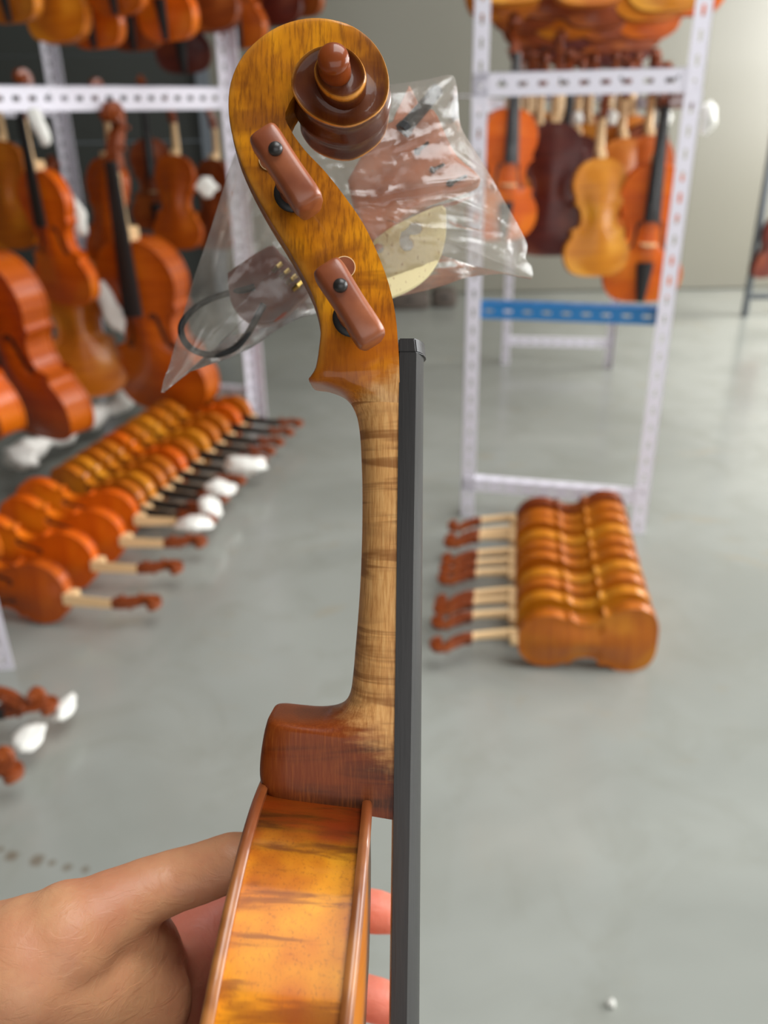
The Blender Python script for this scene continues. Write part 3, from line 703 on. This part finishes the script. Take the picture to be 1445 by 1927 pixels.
# ------------------------------------------------------------------ instruments hanging on the left
ORD = 'front second third fourth fifth sixth seventh eighth ninth tenth eleventh twelfth'.split()
GL = 'instruments hanging from the lower beam of the left rack'
hang(138, 572, 2.98, -28, 1.25, 'orange', 'orange violin facing front, its black fingerboard crossing left of the pale upper bout', GL, fitted=False)
hang(212, 512, 3.2, 150, 1.1, 'russet', 'red-brown violin hanging back-out between two black fingerboards', GL)
hang(330, 765, 3.16, -18, 1.84, 'russet', 'big red-brown cello with black fingerboard, hanging left of the plastic bag', GL, kind='cello', thick=1.7, fitted=False)
hang(300, 432, 3.75, 10, 1.0, 'chestnut', 'brown violin with black tailpiece hanging behind the shoulder of the big cello', GL)
hang(338, 470, 3.55, 165, 1.0, 'russet', 'russet violin with a pale bare neck behind the big cello', GL, fitted=False)
hang(405, 470, 3.7, 150, 1.0, 'chestnut', 'dark brown violin half hidden by the bag and the scroll', GL)
hang(105, 815, 2.55, -32, 1.62, 'russet', 'dark orange cello low beside the foam-wrapped rail', GL, kind='cello', thick=1.7, fitted=False)
hang(170, 745, 3.1, 200, 1.45, 'amber', 'amber brown cello behind the low orange cello', GL, kind='cello', thick=1.6, fitted=False)
hang(-10, 600, 2.8, -35, 1.1, 'golden', 'yellow violin cut by the left edge, at mid height', GL, fitted=False)
hang(-15, 815, 2.3, -35, 1.45, 'orange', 'bright orange cello cut by the left edge, below the yellow violin', GL, kind='cello', thick=1.6, fitted=False)
hang(-70, 1055, 1.75, -32, 1.3, 'orange', 'nearest orange cello cut by the left edge, above the row of violins on the floor', GL, kind='cello', thick=1.7, fitted=False)
hang(25, 470, 3.1, 170, 1.0, 'amber', 'amber violin with a pale bare neck behind the yellow one at the left edge', GL, fitted=False)
GT = 'violins hanging on the upper level of the left rack'
for (px, py, Y, yaw, v, lb) in ((35, 44, 2.7, -30, 'amber', 'amber violin bottom at the top left corner'), (115, 82, 2.85, 160, 'amber', 'amber violin bottom second from the left along the top'),
      (190, 92, 3.0, -25, 'orange', 'orange violin bottom right above the left rear rack post'), (262, 96, 3.2, -20, 'chestnut', 'dim brown violin bottom in the top row, left of the red and yellow one'),
      (325, 78, 2.9, -28, 'orange', 'bright red-orange violin bottom hanging near the rack post'), (350, 138, 3.6, 0, 'garnet', 'dark brown violin bottom hanging lowest in the top row'),
      (400, 60, 3.3, 160, 'chestnut', 'brown violin partly behind the upright rack post'), (462, 92, 3.5, -30, 'russet', 'dark russet violin just right of the upright rack post'),
      (520, 50, 3.7, 165, 'garnet', 'dark violin right above the top of the scroll'), (570, 34, 3.9, -30, 'chestnut', 'brown violin last in the top row before the bare wall'), (232, 30, 2.8, -30, 'russet', 'russet violin high in the top row'), (60, 20, 3.3, 170, 'chestnut', 'brown violin high at the top left, behind the amber ones')):
    hang(px, py, Y, yaw, 1.0, v, lb, GT, fitted=(yaw < 100))
# ------------------------------------------------------------------ instruments hanging on the right rack
GR = 'violins hanging on the lower level of the right rack'
hang(940, 450, 2.62, 14, 1.0, 'orange', 'orange violin with strings at the left end of the right rack', GR)
hang(1030, 482, 2.66, 170, 1.05, 'garnet', 'dark garnet violin hanging back-out, second from the left in the right rack', GR, fitted=False)
hang(1118, 520, 2.6, 180, .93, 'golden', 'golden violin hanging back-out in the middle of the right rack', GR, fitted=False)
hang(1200, 565, 2.66, -4, 1.13, 'orange', 'large orange viola with strings, bridge and black tailpiece at the right end of the rack', GR, kind='violin')
cols = ['amber', 'chestnut', 'garnet', 'amber', 'russet', 'chestnut', 'amber', 'golden']
rows = [(2.95, [(965, 455, 175), (1012, 462, 185), (1075, 470, 178), (1160, 475, 182), (1205, 470, 176)]), (3.25, [(985, 425, 180), (1042, 430, 10), (1100, 432, 182), (1150, 435, 176), (1190, 430, 8)]),
        (3.6, [(995, 395, 178), (1050, 400, 182), (1098, 402, 178), (1140, 400, 184), (1178, 398, 180)]), (3.95, [(1005, 375, 180), (1052, 376, 180), (1095, 378, 180), (1135, 376, 180)])]
ci = 0
colw = ['leftmost', 'second from the left', 'middle', 'fourth from the left', 'rightmost']
for ri, (Y, lst) in enumerate(rows):
    for k, (px, py, yaw) in enumerate(lst):
        hang(px, py, Y, yaw, 1.0, cols[ci % len(cols)], '%s violin in the %s hanging row of the right rack, %s' % ({'amber': 'amber', 'chestnut': 'brown', 'garnet': 'dark red', 'russet': 'russet', 'golden': 'golden'}[cols[ci % len(cols)]], ORD[ri + 1], colw[k]), GR, fitted=False); ci += 1
GU = 'violins hanging on the upper level of the right rack'
up_rows = [(2.5, [(962, 8, 175), (1108, 12, 180), (1250, 24, 172)], ['golden', 'amber', 'golden']), (2.7, [(945, 40, 180), (1040, 36, 175), (1122, 54, 182), (1218, 42, 180), (1290, 30, 170)], ['amber', 'chestnut', 'chestnut', 'amber', 'orange']),
           (3.0, [(985, 62, 180), (1060, 75, 176), (1140, 78, 182), (1215, 74, 180)], ['chestnut', 'amber', 'chestnut', 'russet']), (3.35, [(1000, 88, 180), (1065, 98, 180), (1130, 102, 178), (1190, 96, 182)], ['chestnut', 'garnet', 'chestnut', 'chestnut']),
           (3.75, [(1020, 120, 180), (1075, 126, 180), (1128, 128, 180), (1176, 120, 180)], ['garnet', 'chestnut', 'garnet', 'garnet'])]
for ri, (Y, lst, cs) in enumerate(up_rows):
    cw = {3: ['left', 'middle', 'right'], 4: ['leftmost', 'second from the left', 'second from the right', 'rightmost'], 5: colw}[len(lst)]
    for k, (px, py, yaw) in enumerate(lst):
        hang(px, py, Y, yaw, 1.0, cs[k], 'violin bottom in the %s row of the upper right cluster, %s' % (ORD[ri], cw[k]), GU, fitted=False, bits=(ri < 2))
# ------------------------------------------------------------------ rows of violins on the floor
def on_floor(px, py, updir, front, s, varn, label, group, tiltf=0.0, **k):
    """violin standing on its side: px,py = where the lower bout touches the floor"""
    p = floor_pt(px, py); u = Vector(updir).normalized(); u.z = -0.055; u.normalize(); p.z = 0.104 * s + 0.002
    f = Vector(front); f.z = tiltf
    return inst(pose(p, f, u, s), varn, label, group, **k)
GF = 'row of violins standing on their sides on the floor at the right'
n = 10
for i in range(n):
    k = i / (n - 1); px = 1226 - 58 * k ** 0.8; py = 1262 - 232 * k ** 0.9
    a = 0.10 + random.uniform(-.03, .03)
    on_floor(px, py, (-1, 0.01 + random.uniform(-.07, .07), 0), (0.06 + random.uniform(-.03, .03), 1, 0), 0.86, ['amber', 'golden', 'amber', 'golden', 'amber', 'amber', 'golden', 'amber', 'amber', 'chestnut'][i],
             'amber violin on its side, %s in the right floor row' % (('nearest' if i == 0 else ORD[i] + ' from the front')), GF, tiltf=0.10, fitted=False, fb=False)
GN = 'front group of four russet violins on the floor at the left'
for i, (px, py, dx) in enumerate(((-90, 1150, 0.0), (-35, 1095, .02), (20, 1055, .04), (50, 1020, .02))):
    on_floor(px, py, (1, -0.10 + i * 0.05, 0), (0.15, -1, 0), 1.0, 'russet' if i == 0 else 'orange', 'russet violin with pale bare neck on the left floor, %s of the near four' % ORD[i].replace('front', 'frontmost'), GN, fitted=False, fb=False)
GB = 'long row of amber violins on the floor under the left rack'
n = 11
for i in range(n):
    k = i / (n - 1); px = 112 + 228 * k; py = 975 - 168 * k
    on_floor(px, py, (1, -0.22 + random.uniform(-.03, .03), 0), (-0.2, -1, 0), 0.92, ['amber', 'golden', 'amber', 'amber', 'orange'][i % 5],
             'amber violin with black fingerboard in long left floor row, %s' % ((ORD[i] if i else 'nearest') + (' from the near end' if i else ' of all')), GB, fitted=False, bits=True)
GE = 'violin heads reaching in from the left edge of the floor'
for i, (px, py, v) in enumerate(((-330, 1330, 'russet'), (-355, 1372, 'orange'), (-420, 1455, 'orange'), (-460, 1500, 'amber'))):
    p = floor_pt(px, py); p.z = 0.11
    sx, sy = ((112, 1305), (82, 1352), (48, 1425), (22, 1470))[i]; tip = floor_pt(sx, sy, 0.07); upd = (tip - Vector((tip.x - .5, tip.y - .06, 0.104)))
    loc = tip - upd.normalized() * 0.575
    inst(pose(loc, (0.1, 0.3, 1) if i % 2 else (0.1, -1, 0.1), upd, 1.0), v, 'violin scroll and pegs at the left floor edge, %s' % ('farthest of four', 'second of four, under the foam', 'third of four, with a pale peg', 'nearest of four')[i], GE, fitted=False)
pq = floor_pt(1452, 752)
inst(pose(pq + Vector((.60, 0, .10)), (0, -1, .1), (-1, 0, -.04), 1.0), 'chestnut', 'violin scroll just showing on the bright floor at the right edge', None, fitted=False, fb=False)
# ------------------------------------------------------------------ loose wraps, bags and clutter
def blob(name, c, size, mat, label, cat, group=None, seed=0, rot=0.0):
    bm = bmesh.new(); bmesh.ops.create_icosphere(bm, subdivisions=3, radius=1.0); rn_ = random.Random(seed)
    ph = [rn_.uniform(0, 6) for _ in range(6)]
    for v in bm.verts:
        n_ = v.co.copy(); k = 1 + .14 * math.sin(3 * n_.x + ph[0]) * math.cos(4 * n_.z + ph[1]) + .10 * math.sin(7 * n_.z + 3 * n_.y + ph[2]) + .06 * math.sin(11 * n_.x + ph[3])
        v.co = Vector((n_.x * size[0], n_.y * size[1], n_.z * size[2])) * k
    o = obj(name, bm_mesh(name, bm), mat); o.location = c; o.rotation_euler = (0, rot, 0); tag(o, label, cat, group); return o
G2 = 'white foam wraps among the instruments'
blob('foam_wrap', at(205, 575, 3.05), (.036, .012, .11), M['foam'], 'large white foam wrap hanging between the amber cello and the red-brown cello', 'foam wrap', G2, 1, -.35)
blob('foam_wrap', at(148, 408, 2.95), (.026, .012, .06), M['foam'], 'small white foam wrap at the waist of the orange violin', 'foam wrap', G2, 2, -.15)
blob('foam_wrap', at(388, 352, 3.1), (.035, .012, .03), M['foam'], 'small white foam tuft above the dark violin near the bag', 'foam wrap', G2, 3)
blob('foam_wrap', at(75, 240, 2.8), (.025, .012, .055), M['foam'], 'crumpled clear wrap under the left beam, beside a scroll', 'foam wrap', G2, 4, -.3)
blob('foam_wrap', floor_pt(42, 860, 0.16), (.05, .03, .05), M['foam'], 'bulging white foam knot at the near end of the bottom rail', 'foam wrap', G2, 5)
for i, (px, py, sx, sz, lb) in enumerate(((462, 876, .075, .035, 'largest white foam wrap on the necks of the left floor row'), (413, 920, .05, .028, 'second white foam wrap on the necks of the left floor row'), (395, 958, .035, .045, 'tall thin white wrap on the necks of the left floor row'), (365, 985, .05, .02, 'low crumpled wrap at the near end of the left floor row'),
                                      (122, 1332, .018, .016, 'white wrap behind the violin heads at the left edge'), (52, 1388, .03, .010, 'clear crumpled wrap between the violin heads at the left edge'))):
    blob('foam_wrap', floor_pt(px, py, .085 if i < 4 else .06), (sx, .04, sz), M['foam'], lb, 'foam wrap', G2, 10 + i)
blob('plastic_wrap', at(1334, 222, FR.y + .02), (.018, .02, .04), M['foam'], 'crumpled clear wrap tied to the right front post of the right rack', 'foam wrap', None, 33)
for i, (px, Y, lb) in enumerate(((1065, 2.9, 'left'), (1130, 2.75, 'middle'), (1232, 2.8, 'right'))):
    blob('plastic_wrap', at(px + 20, 222, Y), (.02, .015, .02), M['foam'], 'crumpled clear wrap below the right rack beam, %s one' % lb, 'foam wrap', 'wraps on the heads in the right rack', 40 + i)
for i, (px, py, s, lb) in enumerate(((770, 566, .16, 'left'), (835, 562, .1, 'right'))):
    p = floor_pt(px, py + 12)
    bm = bmesh.new(); add_box(bm, (0, 0, .055), (s * 1.6, .2, .11), bevel=.03); o = obj('violin_case', bm_mesh('violin_case', bm, True, 40), simple('dark_case_fabric', srgb(84, 74, 66), .8)); o.location = p
    tag(o, 'dark low case on the floor by the back wall, %s one' % lb, 'case', 'dark cases by the back wall')
    bm = bmesh.new(); add_box(bm, (0, -.102, .07), (.05, .012, .012), bevel=.003); obj('handle', bm_mesh('handle', bm, True, 40), M['black_rubber'], o)
bm = bmesh.new(); bmesh.ops.create_icosphere(bm, subdivisions=2, radius=.006); 
for v in bm.verts: v.co *= 1 + .2 * math.sin(v.co.x * 900)
o = obj('crumb', bm_mesh('crumb', bm), M['foam']); o.location = floor_pt(1151, 1888, .005); tag(o, 'tiny white foam crumb on the bare floor at bottom right', 'crumb')
# ------------------------------------------------------------------ the hand
def make_skin():
    t = NT('skin'); n1 = t.noise(t.mapping((30, 30, 30)), 1, 4, .6); n2 = t.noise(t.mapping((500, 300, 500)), 1, 4, .6, .4)
    c = t.mix(t.mr(n1, .3, .7), srgb(220, 164, 120), srgb(204, 138, 102))
    z = t.xyz(t.mapping()); 
    c = t.mix(t.mr(z[2], .032, -.012, 0, .8), c, srgb(214, 118, 102))
    t.col(c); t.pr(Roughness=.48, Subsurface_Weight=.25, Subsurface_Scale=.006); t.b.inputs['Subsurface Radius'].default_value = (1, .35, .2)
    cr = t.noise(t.mapping((90, 160, 90), rot=(0, 0, .5)), 1, 3, .6, 1.2)
    t.bump(t.math('ADD', n2, t.math('MULTIPLY', t.mr(cr, .40, .56), .5)), .28, .0006); return t.m
M['skin'] = make_skin()
HB = Vector((-0.075, -0.17, -0.04))
def hand_mesh():
    bm = bmesh.new()
    def chain(pts):
        pts = [(Vector((a, b, c)) * .001 - HB, r * .001) for a, b, c, r in pts]
        for (p, r), (q, s) in zip(pts, pts[1:]):
            n_ = max(2, int((q - p).length / .003)); add_tube(bm, [p.lerp(q, k / n_) for k in range(n_ + 1)], [r + (s - r) * k / n_ for k in range(n_ + 1)], 18)
        for p, r in pts: bmesh.ops.create_icosphere(bm, subdivisions=3, radius=r, matrix=Matrix.Translation(p))
    def l(px, py, w, r): q = L(px, py, w); return (q[0], q[1], q[2], r)
    chain([l(458, 1615, -11, 8.2), l(436, 1621, -11, 9.2), l(372, 1645, -12, 9.6), l(330, 1657, -12, 9.9), l(270, 1680, -8, 10.6), l(205, 1716, -3, 12.6), l(130, 1765, 2, 17), l(60, 1815, 4, 20.5), l(-60, 1870, 0, 25), (-165, -172, -16, 26)])
    chain([l(60, 1815, 4, 20.5), l(180, 1840, -6, 18), l(270, 1890, -18, 16)]); chain([l(205, 1716, -3, 12.5), l(260, 1790, -22, 14), l(300, 1860, -40, 13)])
    W = (-118, -185, -12)
    fingers = [((-64, -160, -70, 12.5), (-50, -165, -97, 9.8), (-20, -168, -99, 9.0), (-3, -169, -96, 8.9), (2, -169.5, -95, 8.0)),
               ((-66, -182, -72, 12.8), (-52, -198, -101, 9.8), (-22, -206, -104, 9.2), (-2, -209, -100, 9.1), (3.5, -210, -99, 8.2)),
               ((-68, -204, -68, 12.2), (-54, -228, -96, 9.4), (-24, -237, -98, 8.8), (-2, -240, -92, 8.6), (3, -240, -90, 7.4)),
               ((-72, -222, -60, 11), (-58, -252, -84, 8.6), (-28, -262, -86, 7.8), (-8, -264, -82, 7.4), (-3, -264, -81, 6.4))]
    for f in fingers:
        chain([(W[0] + (f[0][0] + 64) * .2, W[1] + (f[0][1] + 175) * .45, W[2], 17), ((f[0][0] + W[0]) / 2 + 4, (f[0][1] + W[1]) / 2, (f[0][2] + W[2]) / 2 - 2, 15.0), f[0], f[1], f[2], f[3], f[4]])
    chain([(-118, -175, -14, 24), (-165, -178, -16, 25), (-215, -182, -20, 28), (-330, -200, -40, 36)]); chain([(-118, -195, -14, 20), (-165, -195, -14, 22)])
    for a, b in zip(fingers, fingers[1:]): chain([a[0], b[0]])
    chain([l(100, 1850, -8, 24), l(215, 1890, -24, 21), l(320, 1915, -48, 17), (-68, -182, -62, 15)]); chain([l(215, 1800, -14, 16), l(300, 1850, -40, 14), (-66, -168, -62, 13)]); chain([(-110, -200, -16, 22), (-80, -205, -52, 17)])
    me = bm_mesh('hand_raw', bm); o = obj('tmp_hand', me)
    m = o.modifiers.new('r', 'REMESH'); m.mode = 'VOXEL'; m.voxel_size = 0.0015; m.use_smooth_shade = True
    m = o.modifiers.new('s', 'SMOOTH'); m.factor = .5; m.iterations = 7
    dg = bpy.context.evaluated_depsgraph_get(); me2 = bpy.data.meshes.new_from_object(o.evaluated_get(dg)); bpy.data.objects.remove(o)
    me2.polygons.foreach_set('use_smooth', [True] * len(me2.polygons)); me2.name = 'hand'; return me2
ho = obj('person', hand_mesh(), M['skin']); ho.matrix_world = Matrix.Translation(CAM + FW * D0) @ BROT @ Matrix.Translation(HB)
tag(ho, 'bare left hand reaching in from the lower left, thumb and fingers gripping the violin body', 'person')
# ------------------------------------------------------------------ the plastic bag and what is in it
BW = -70.0
BAGO = Vector(L(640, 430, BW)) * .001
BAGM = Matrix.Translation(CAM + FW * D0) @ BROT @ Matrix.Translation(BAGO)
def bl(px, py, w=BW): return Vector(L(px, py, w)) * .001 - BAGO
bag_px = [(303, 739), (309, 712), (318, 690), (330, 645), (345, 590), (366, 520), (390, 450), (414, 375), (437, 302), (470, 235), (520, 188), (580, 172), (660, 163), (740, 158), (800, 150), (846, 141), (858, 155), (862, 190), (867, 238), (895, 285), (926, 336), (950, 380), (975, 424), (992, 462), (989, 486), (1000, 502), (999, 525),
          (962, 515), (920, 517), (875, 523), (835, 537), (790, 549), (740, 559), (670, 572), (600, 588), (555, 602), (520, 622), (480, 650), (440, 670), (395, 686), (365, 697), (345, 704), (325, 720), (306, 741)]
def segd(p, a, b):
    ab = b - a; t_ = max(0, min(1, (p - a).dot(ab) / ab.length_squared)); return (p - a - ab * t_).length, t_
folds = [((590, 385), (700, 390), 7, 3.5), ((700, 390), (930, 345), 7, 4.5), ((745, 405), (840, 388), 4, 2.5), ((840, 392), (965, 430), 9, 5), ((965, 430), (985, 400), 10, 3), ((865, 238), (820, 262), 6, 3), ((866, 240), (925, 336), 9, 4),
         ((820, 262), (740, 300), 5, 2.2), ((855, 300), (930, 345), 8, 4), ((735, 285), (680, 305), 6, 3), ((455, 300), (400, 520), 6, 3.5), ((510, 300), (425, 470), 5, 2.5), ((380, 560), (320, 700), 5, 3), ((400, 600), (345, 700), 4, 2), ((500, 640), (620, 560), 7, 4),
         ((420, 560), (520, 430), 8, 2.5), ((500, 330), (560, 420), 5, 2.4), ((960, 440), (970, 500), 7, -3.5), ((760, 320), (700, 420), 6, 2), ((735, 450), (745, 400), 4, 3)]
folds = [(Vector(a), Vector(b), w, h) for a, b, w, h in folds]
def bag_mesh(sgn):
    ol = catmull(bag_px, 5)[:-1]; n = len(ol); K = 46; verts = []; faces = []; cx, cy = 640, 400
    rn_ = random.Random(5 + sgn); ph = [rn_.uniform(0, 6.28) for _ in range(16)]
    for k in range(K):
        t = 1 - (k / K)
        for (x, y) in ol:
            px, py = cx + (x - cx) * t, cy + (y - cy) * t
            puff = 9.5 * (1 - t ** 5); h = 0
            for a, b, w, hh in folds:
                d, tt = segd(Vector((px, py)), a, b); h += hh * .8 * math.exp(-(d / w) ** 2) * (0.35 + 0.65 * math.sin(math.pi * min(.95, max(.05, tt))))
            h += .9 * math.sin(px * .021 + py * .034 + ph[0]) * math.sin(px * .034 - py * .017 + ph[1]) + .5 * math.sin(px * .07 + py * .05 + ph[2]) * math.sin(py * .083 - px * .03 + ph[3]) + .22 * math.sin(px * .16 - py * .21 + ph[4]) * math.sin(px * .13 + py * .09 + ph[5])
            w_ = BW + sgn * (puff + (max(h, -1.5) * (1 - t ** 8)) * .8 + .12)
            q = bl(px, py, BW) ; q.z = (w_ - BW) * .001; verts.append(q)
    for k in range(K - 1):
        for i in range(n): j = (i + 1) % n; f = (k * n + i, k * n + j, (k + 1) * n + j, (k + 1) * n + i); faces.append(f if sgn < 0 else f[::-1])
    c = len(verts); verts.append(sum(verts[-n:], Vector()) / n)
    for i in range(n): f = ((K - 1) * n + i, (K - 1) * n + (i + 1) % n, c); faces.append(f if sgn < 0 else f[::-1])
    return mkmesh('film', verts, faces)
def make_film():
    t = NT('clear_plastic_film'); n = t.n; n.remove(t.b)
    tr = n.new('ShaderNodeBsdfTransparent'); tr.inputs[0].default_value = (.97, .97, .96, 1)
    gl = n.new('ShaderNodeBsdfGlossy'); gl.inputs['Roughness'].default_value = .13; gl.inputs['Color'].default_value = (1, 1, 1, 1)
    df = n.new('ShaderNodeBsdfDiffuse'); df.inputs[0].default_value = (*srgb(232, 226, 216), 1)
    tl = n.new('ShaderNodeBsdfTranslucent'); tl.inputs[0].default_value = (*srgb(232, 226, 216), 1)
    ms = n.new('ShaderNodeMixShader'); ms.inputs[0].default_value = .5; t.link(df.outputs[0], ms.inputs[1]); t.link(tl.outputs[0], ms.inputs[2])
    hz = t.noise(t.mapping((45, 45, 45)), 1, 5, .65, .6)
    m1 = n.new('ShaderNodeMixShader'); t.link(t.mr(hz, .3, .75, .10, .32), m1.inputs[0]); t.link(tr.outputs[0], m1.inputs[1]); t.link(ms.outputs[0], m1.inputs[2])
    fr = n.new('ShaderNodeFresnel'); fr.inputs[0].default_value = 1.5
    bp = n.new('ShaderNodeBump'); bp.inputs['Strength'].default_value = .2; bp.inputs['Distance'].default_value = .0009
    t.link(t.noise(t.mapping((300, 220, 300), rot=(0, 0, .6)), 1, 4, .65, 1.5), bp.inputs['Height'])
    for nd in (gl, fr, df): t.link(bp.outputs[0], nd.inputs['Normal'])
    m2 = n.new('ShaderNodeMixShader'); t.link(t.math('MULTIPLY', fr.outputs[0], 1.2), m2.inputs[0]); t.link(m1.outputs[0], m2.inputs[1]); t.link(gl.outputs[0], m2.inputs[2])
    t.link(m2.outputs[0], t.out.inputs[0]); return t.m
M['film'] = make_film()
bag = empty('plastic_bag', BAGM); tag(bag, 'crumpled clear plastic bag of violin fittings hanging behind the pegbox', 'bag')
bf = obj('film', bag_mesh(1), M['film'], bag); bb = obj('film', bag_mesh(-1), M['film'], bag)
def reg(pts, w): c = Vector((sum(p[0] for p in pts) / len(pts), sum(p[1] for p in pts) / len(pts))); o = Vector(L(c.x, c.y, w)) * .001; return c, o, [tuple((Vector(L(x, y, w)) * .001 - o)[:2]) for x, y in pts]
def flatpart(name, pts, w, half_, bev, mat, label, cat, holes=(), smooth=4, tilt=None):
    pts = catmull(list(pts) + [pts[0]], smooth)[:-1] if smooth else list(pts)
    c, o, q = reg(pts, w); hs = [[tuple((Vector(L(x, y, w)) * .001 - o)[:2]) for x, y in h] for h in holes]
    r = poly_extrude(name, q, hs, half_, bev, mat); m4 = Matrix.Translation(CAM + FW * D0) @ BROT @ Matrix.Translation(o)
    if tilt: m4 = m4 @ Matrix.Rotation(tilt[0], 4, 'X') @ Matrix.Rotation(tilt[1], 4, 'Y')
    r.matrix_world = m4; tag(r, label, cat); return r, o
GI = 'fittings in the bag'
M['fitwood'] = simple('reddish_brown_fitting_wood', srgb(120, 62, 48), .4, coat=.2, noise=.12, nscale=90)
M['fitlight'] = simple('light_red_brown_fitting_wood', srgb(214, 136, 98), .42, coat=.2, noise=.1, nscale=70)
def make_bone():
    t = NT('speckled_maple_bridge'); v = t.noise(t.mapping((900, 350, 900), rot=(0, 0, .3)), 1, 2); t.col(t.mix(t.mr(v, .62, .7, 0, .7), srgb(246, 232, 180), srgb(184, 146, 96))); t.pr(Roughness=.5); return t.m
tp, tpo = flatpart('tailpiece', [(430, 517), (506, 467), (530, 480), (584, 540), (560, 575), (520, 609), (484, 612), (455, 598), (436, 570)], BW + 1, .0022, .0012, M['fitwood'], 'brown wooden tailpiece with black gut loop inside the plastic bag', 'tailpiece', smooth=3)
def inl(px, py, w, o): return Vector(L(px, py, w)) * .001 - o
bm = bmesh.new(); add_tube(bm, [inl(x, y, w, tpo) for x, y, w in catmull([(478, 540, -64), (462, 545, -65), (425, 553, -68), (385, 568, -69), (356, 590, -70), (341, 614, -70), (346, 640, -70), (367, 660, -70), (402, 668, -69), (440, 656, -68), (466, 628, -66), (484, 596, -65), (497, 572, -64)], 5)], .0013, 10)
o = obj('gut_loop', bm_mesh('gut_loop', bm), M['black_rubber'], tp); o['label'] = 'black nylon tail gut loop'
for i, (x, y) in enumerate(((522, 503), (536, 515), (549, 526), (560, 538))):
    bm = bmesh.new(); a = inl(x - 9, y + 8, -62, tpo); b = inl(x + 9, y - 8, -62, tpo); add_tube(bm, [a, a.lerp(b, .45), a.lerp(b, .5), a.lerp(b, .55), b], [.0009, .0009, .0014, .0009, .0009], 10); obj('fine_tuner', bm_mesh('fine_tuner', bm), M['brass'], tp)
chin, co_ = flatpart('chin_rest', [(655, 345), (690, 285), (728, 240), (790, 222), (815, 215), (838, 262), (860, 302), (900, 338), (890, 354), (820, 378), (762, 408), (708, 470), (672, 410)], BW - 1, .003, .0018, M['fitlight'], 'light red-brown chin rest blank filling the middle of the plastic bag', 'chin rest', smooth=3)
wp, _ = flatpart('end_wedge', [(770, 164), (786, 196), (770, 232), (735, 246), (742, 222)], BW - 5, .0015, .0008, M['fitlight'], 'small pointed wooden wedge at the top of the plastic bag', 'wedge', smooth=0)
circ = lambda x, y, r, a0=0, a1=360, n=14: [(x + r * math.cos(math.radians(a0 + (a1 - a0) * k / n)), y + r * math.sin(math.radians(a0 + (a1 - a0) * k / n))) for k in range(n)]
kid = [(752, 447), (755, 436), (763, 431), (768, 427), (772, 420), (782, 417), (792, 422), (795, 432), (790, 441), (780, 444), (772, 443), (770, 448), (777, 455), (778, 465), (772, 473), (761, 474), (753, 466), (751, 456)]
br, _ = flatpart('bridge', [(705, 452), (735, 430), (775, 410), (832, 388), (839, 420), (837, 455), (826, 490), (806, 520), (780, 541), (745, 558), (712, 566), (690, 545), (686, 490)], BW + 5, .0009, .0004, make_bone(), 'pale cream bridge blank with curled kidney hole in the plastic bag', 'bridge', holes=[kid, circ(711, 468, 11)], smooth=3)
eo = Vector(L(790, 205, BW + 2)) * .001
bm = bmesh.new(); p_ = [inl(x, y, w, eo) for x, y, w in ((757, 247, -64), (764, 238, -64), (766, 236, -64.5), (795, 203, -66), (824, 168, -68))]
add_tube(bm, p_, [.0032, .0031, .0027, .0025, .0023], 8)
o = obj('end_button', bm_mesh('end_button', bm, False), M['black_rubber']); o.matrix_world = Matrix.Translation(CAM + FW * D0) @ BROT @ Matrix.Translation(eo); tag(o, 'black faceted end button with long shank at the top of the plastic bag', 'end button')
for i, (x0, y0, x1, y1) in enumerate(((783, 287, 806, 268), (812, 321, 836, 309), (844, 346, 878, 331))):
    oo = Vector(L(x0, y0, BW + 5)) * .001; bm = bmesh.new(); a = Vector((0, 0, 0)); b = inl(x1, y1, BW + 5, oo)
    add_tube(bm, [a - (b - a) * .12, a, a.lerp(b, .12), a.lerp(b, .3), b], [.0004, .0013, .0014, .0007, .0006], 10)
    o = obj('metal_pin', bm_mesh('metal_pin', bm), M['pin']); o.matrix_world = Matrix.Translation(CAM + FW * D0) @ BROT @ Matrix.Translation(oo); tag(o, 'small dark metal pin on the chin rest blank in the bag, %s' % ('uppermost of three', 'middle of three', 'lowest of three')[i], 'pin', 'dark pins in the plastic bag')
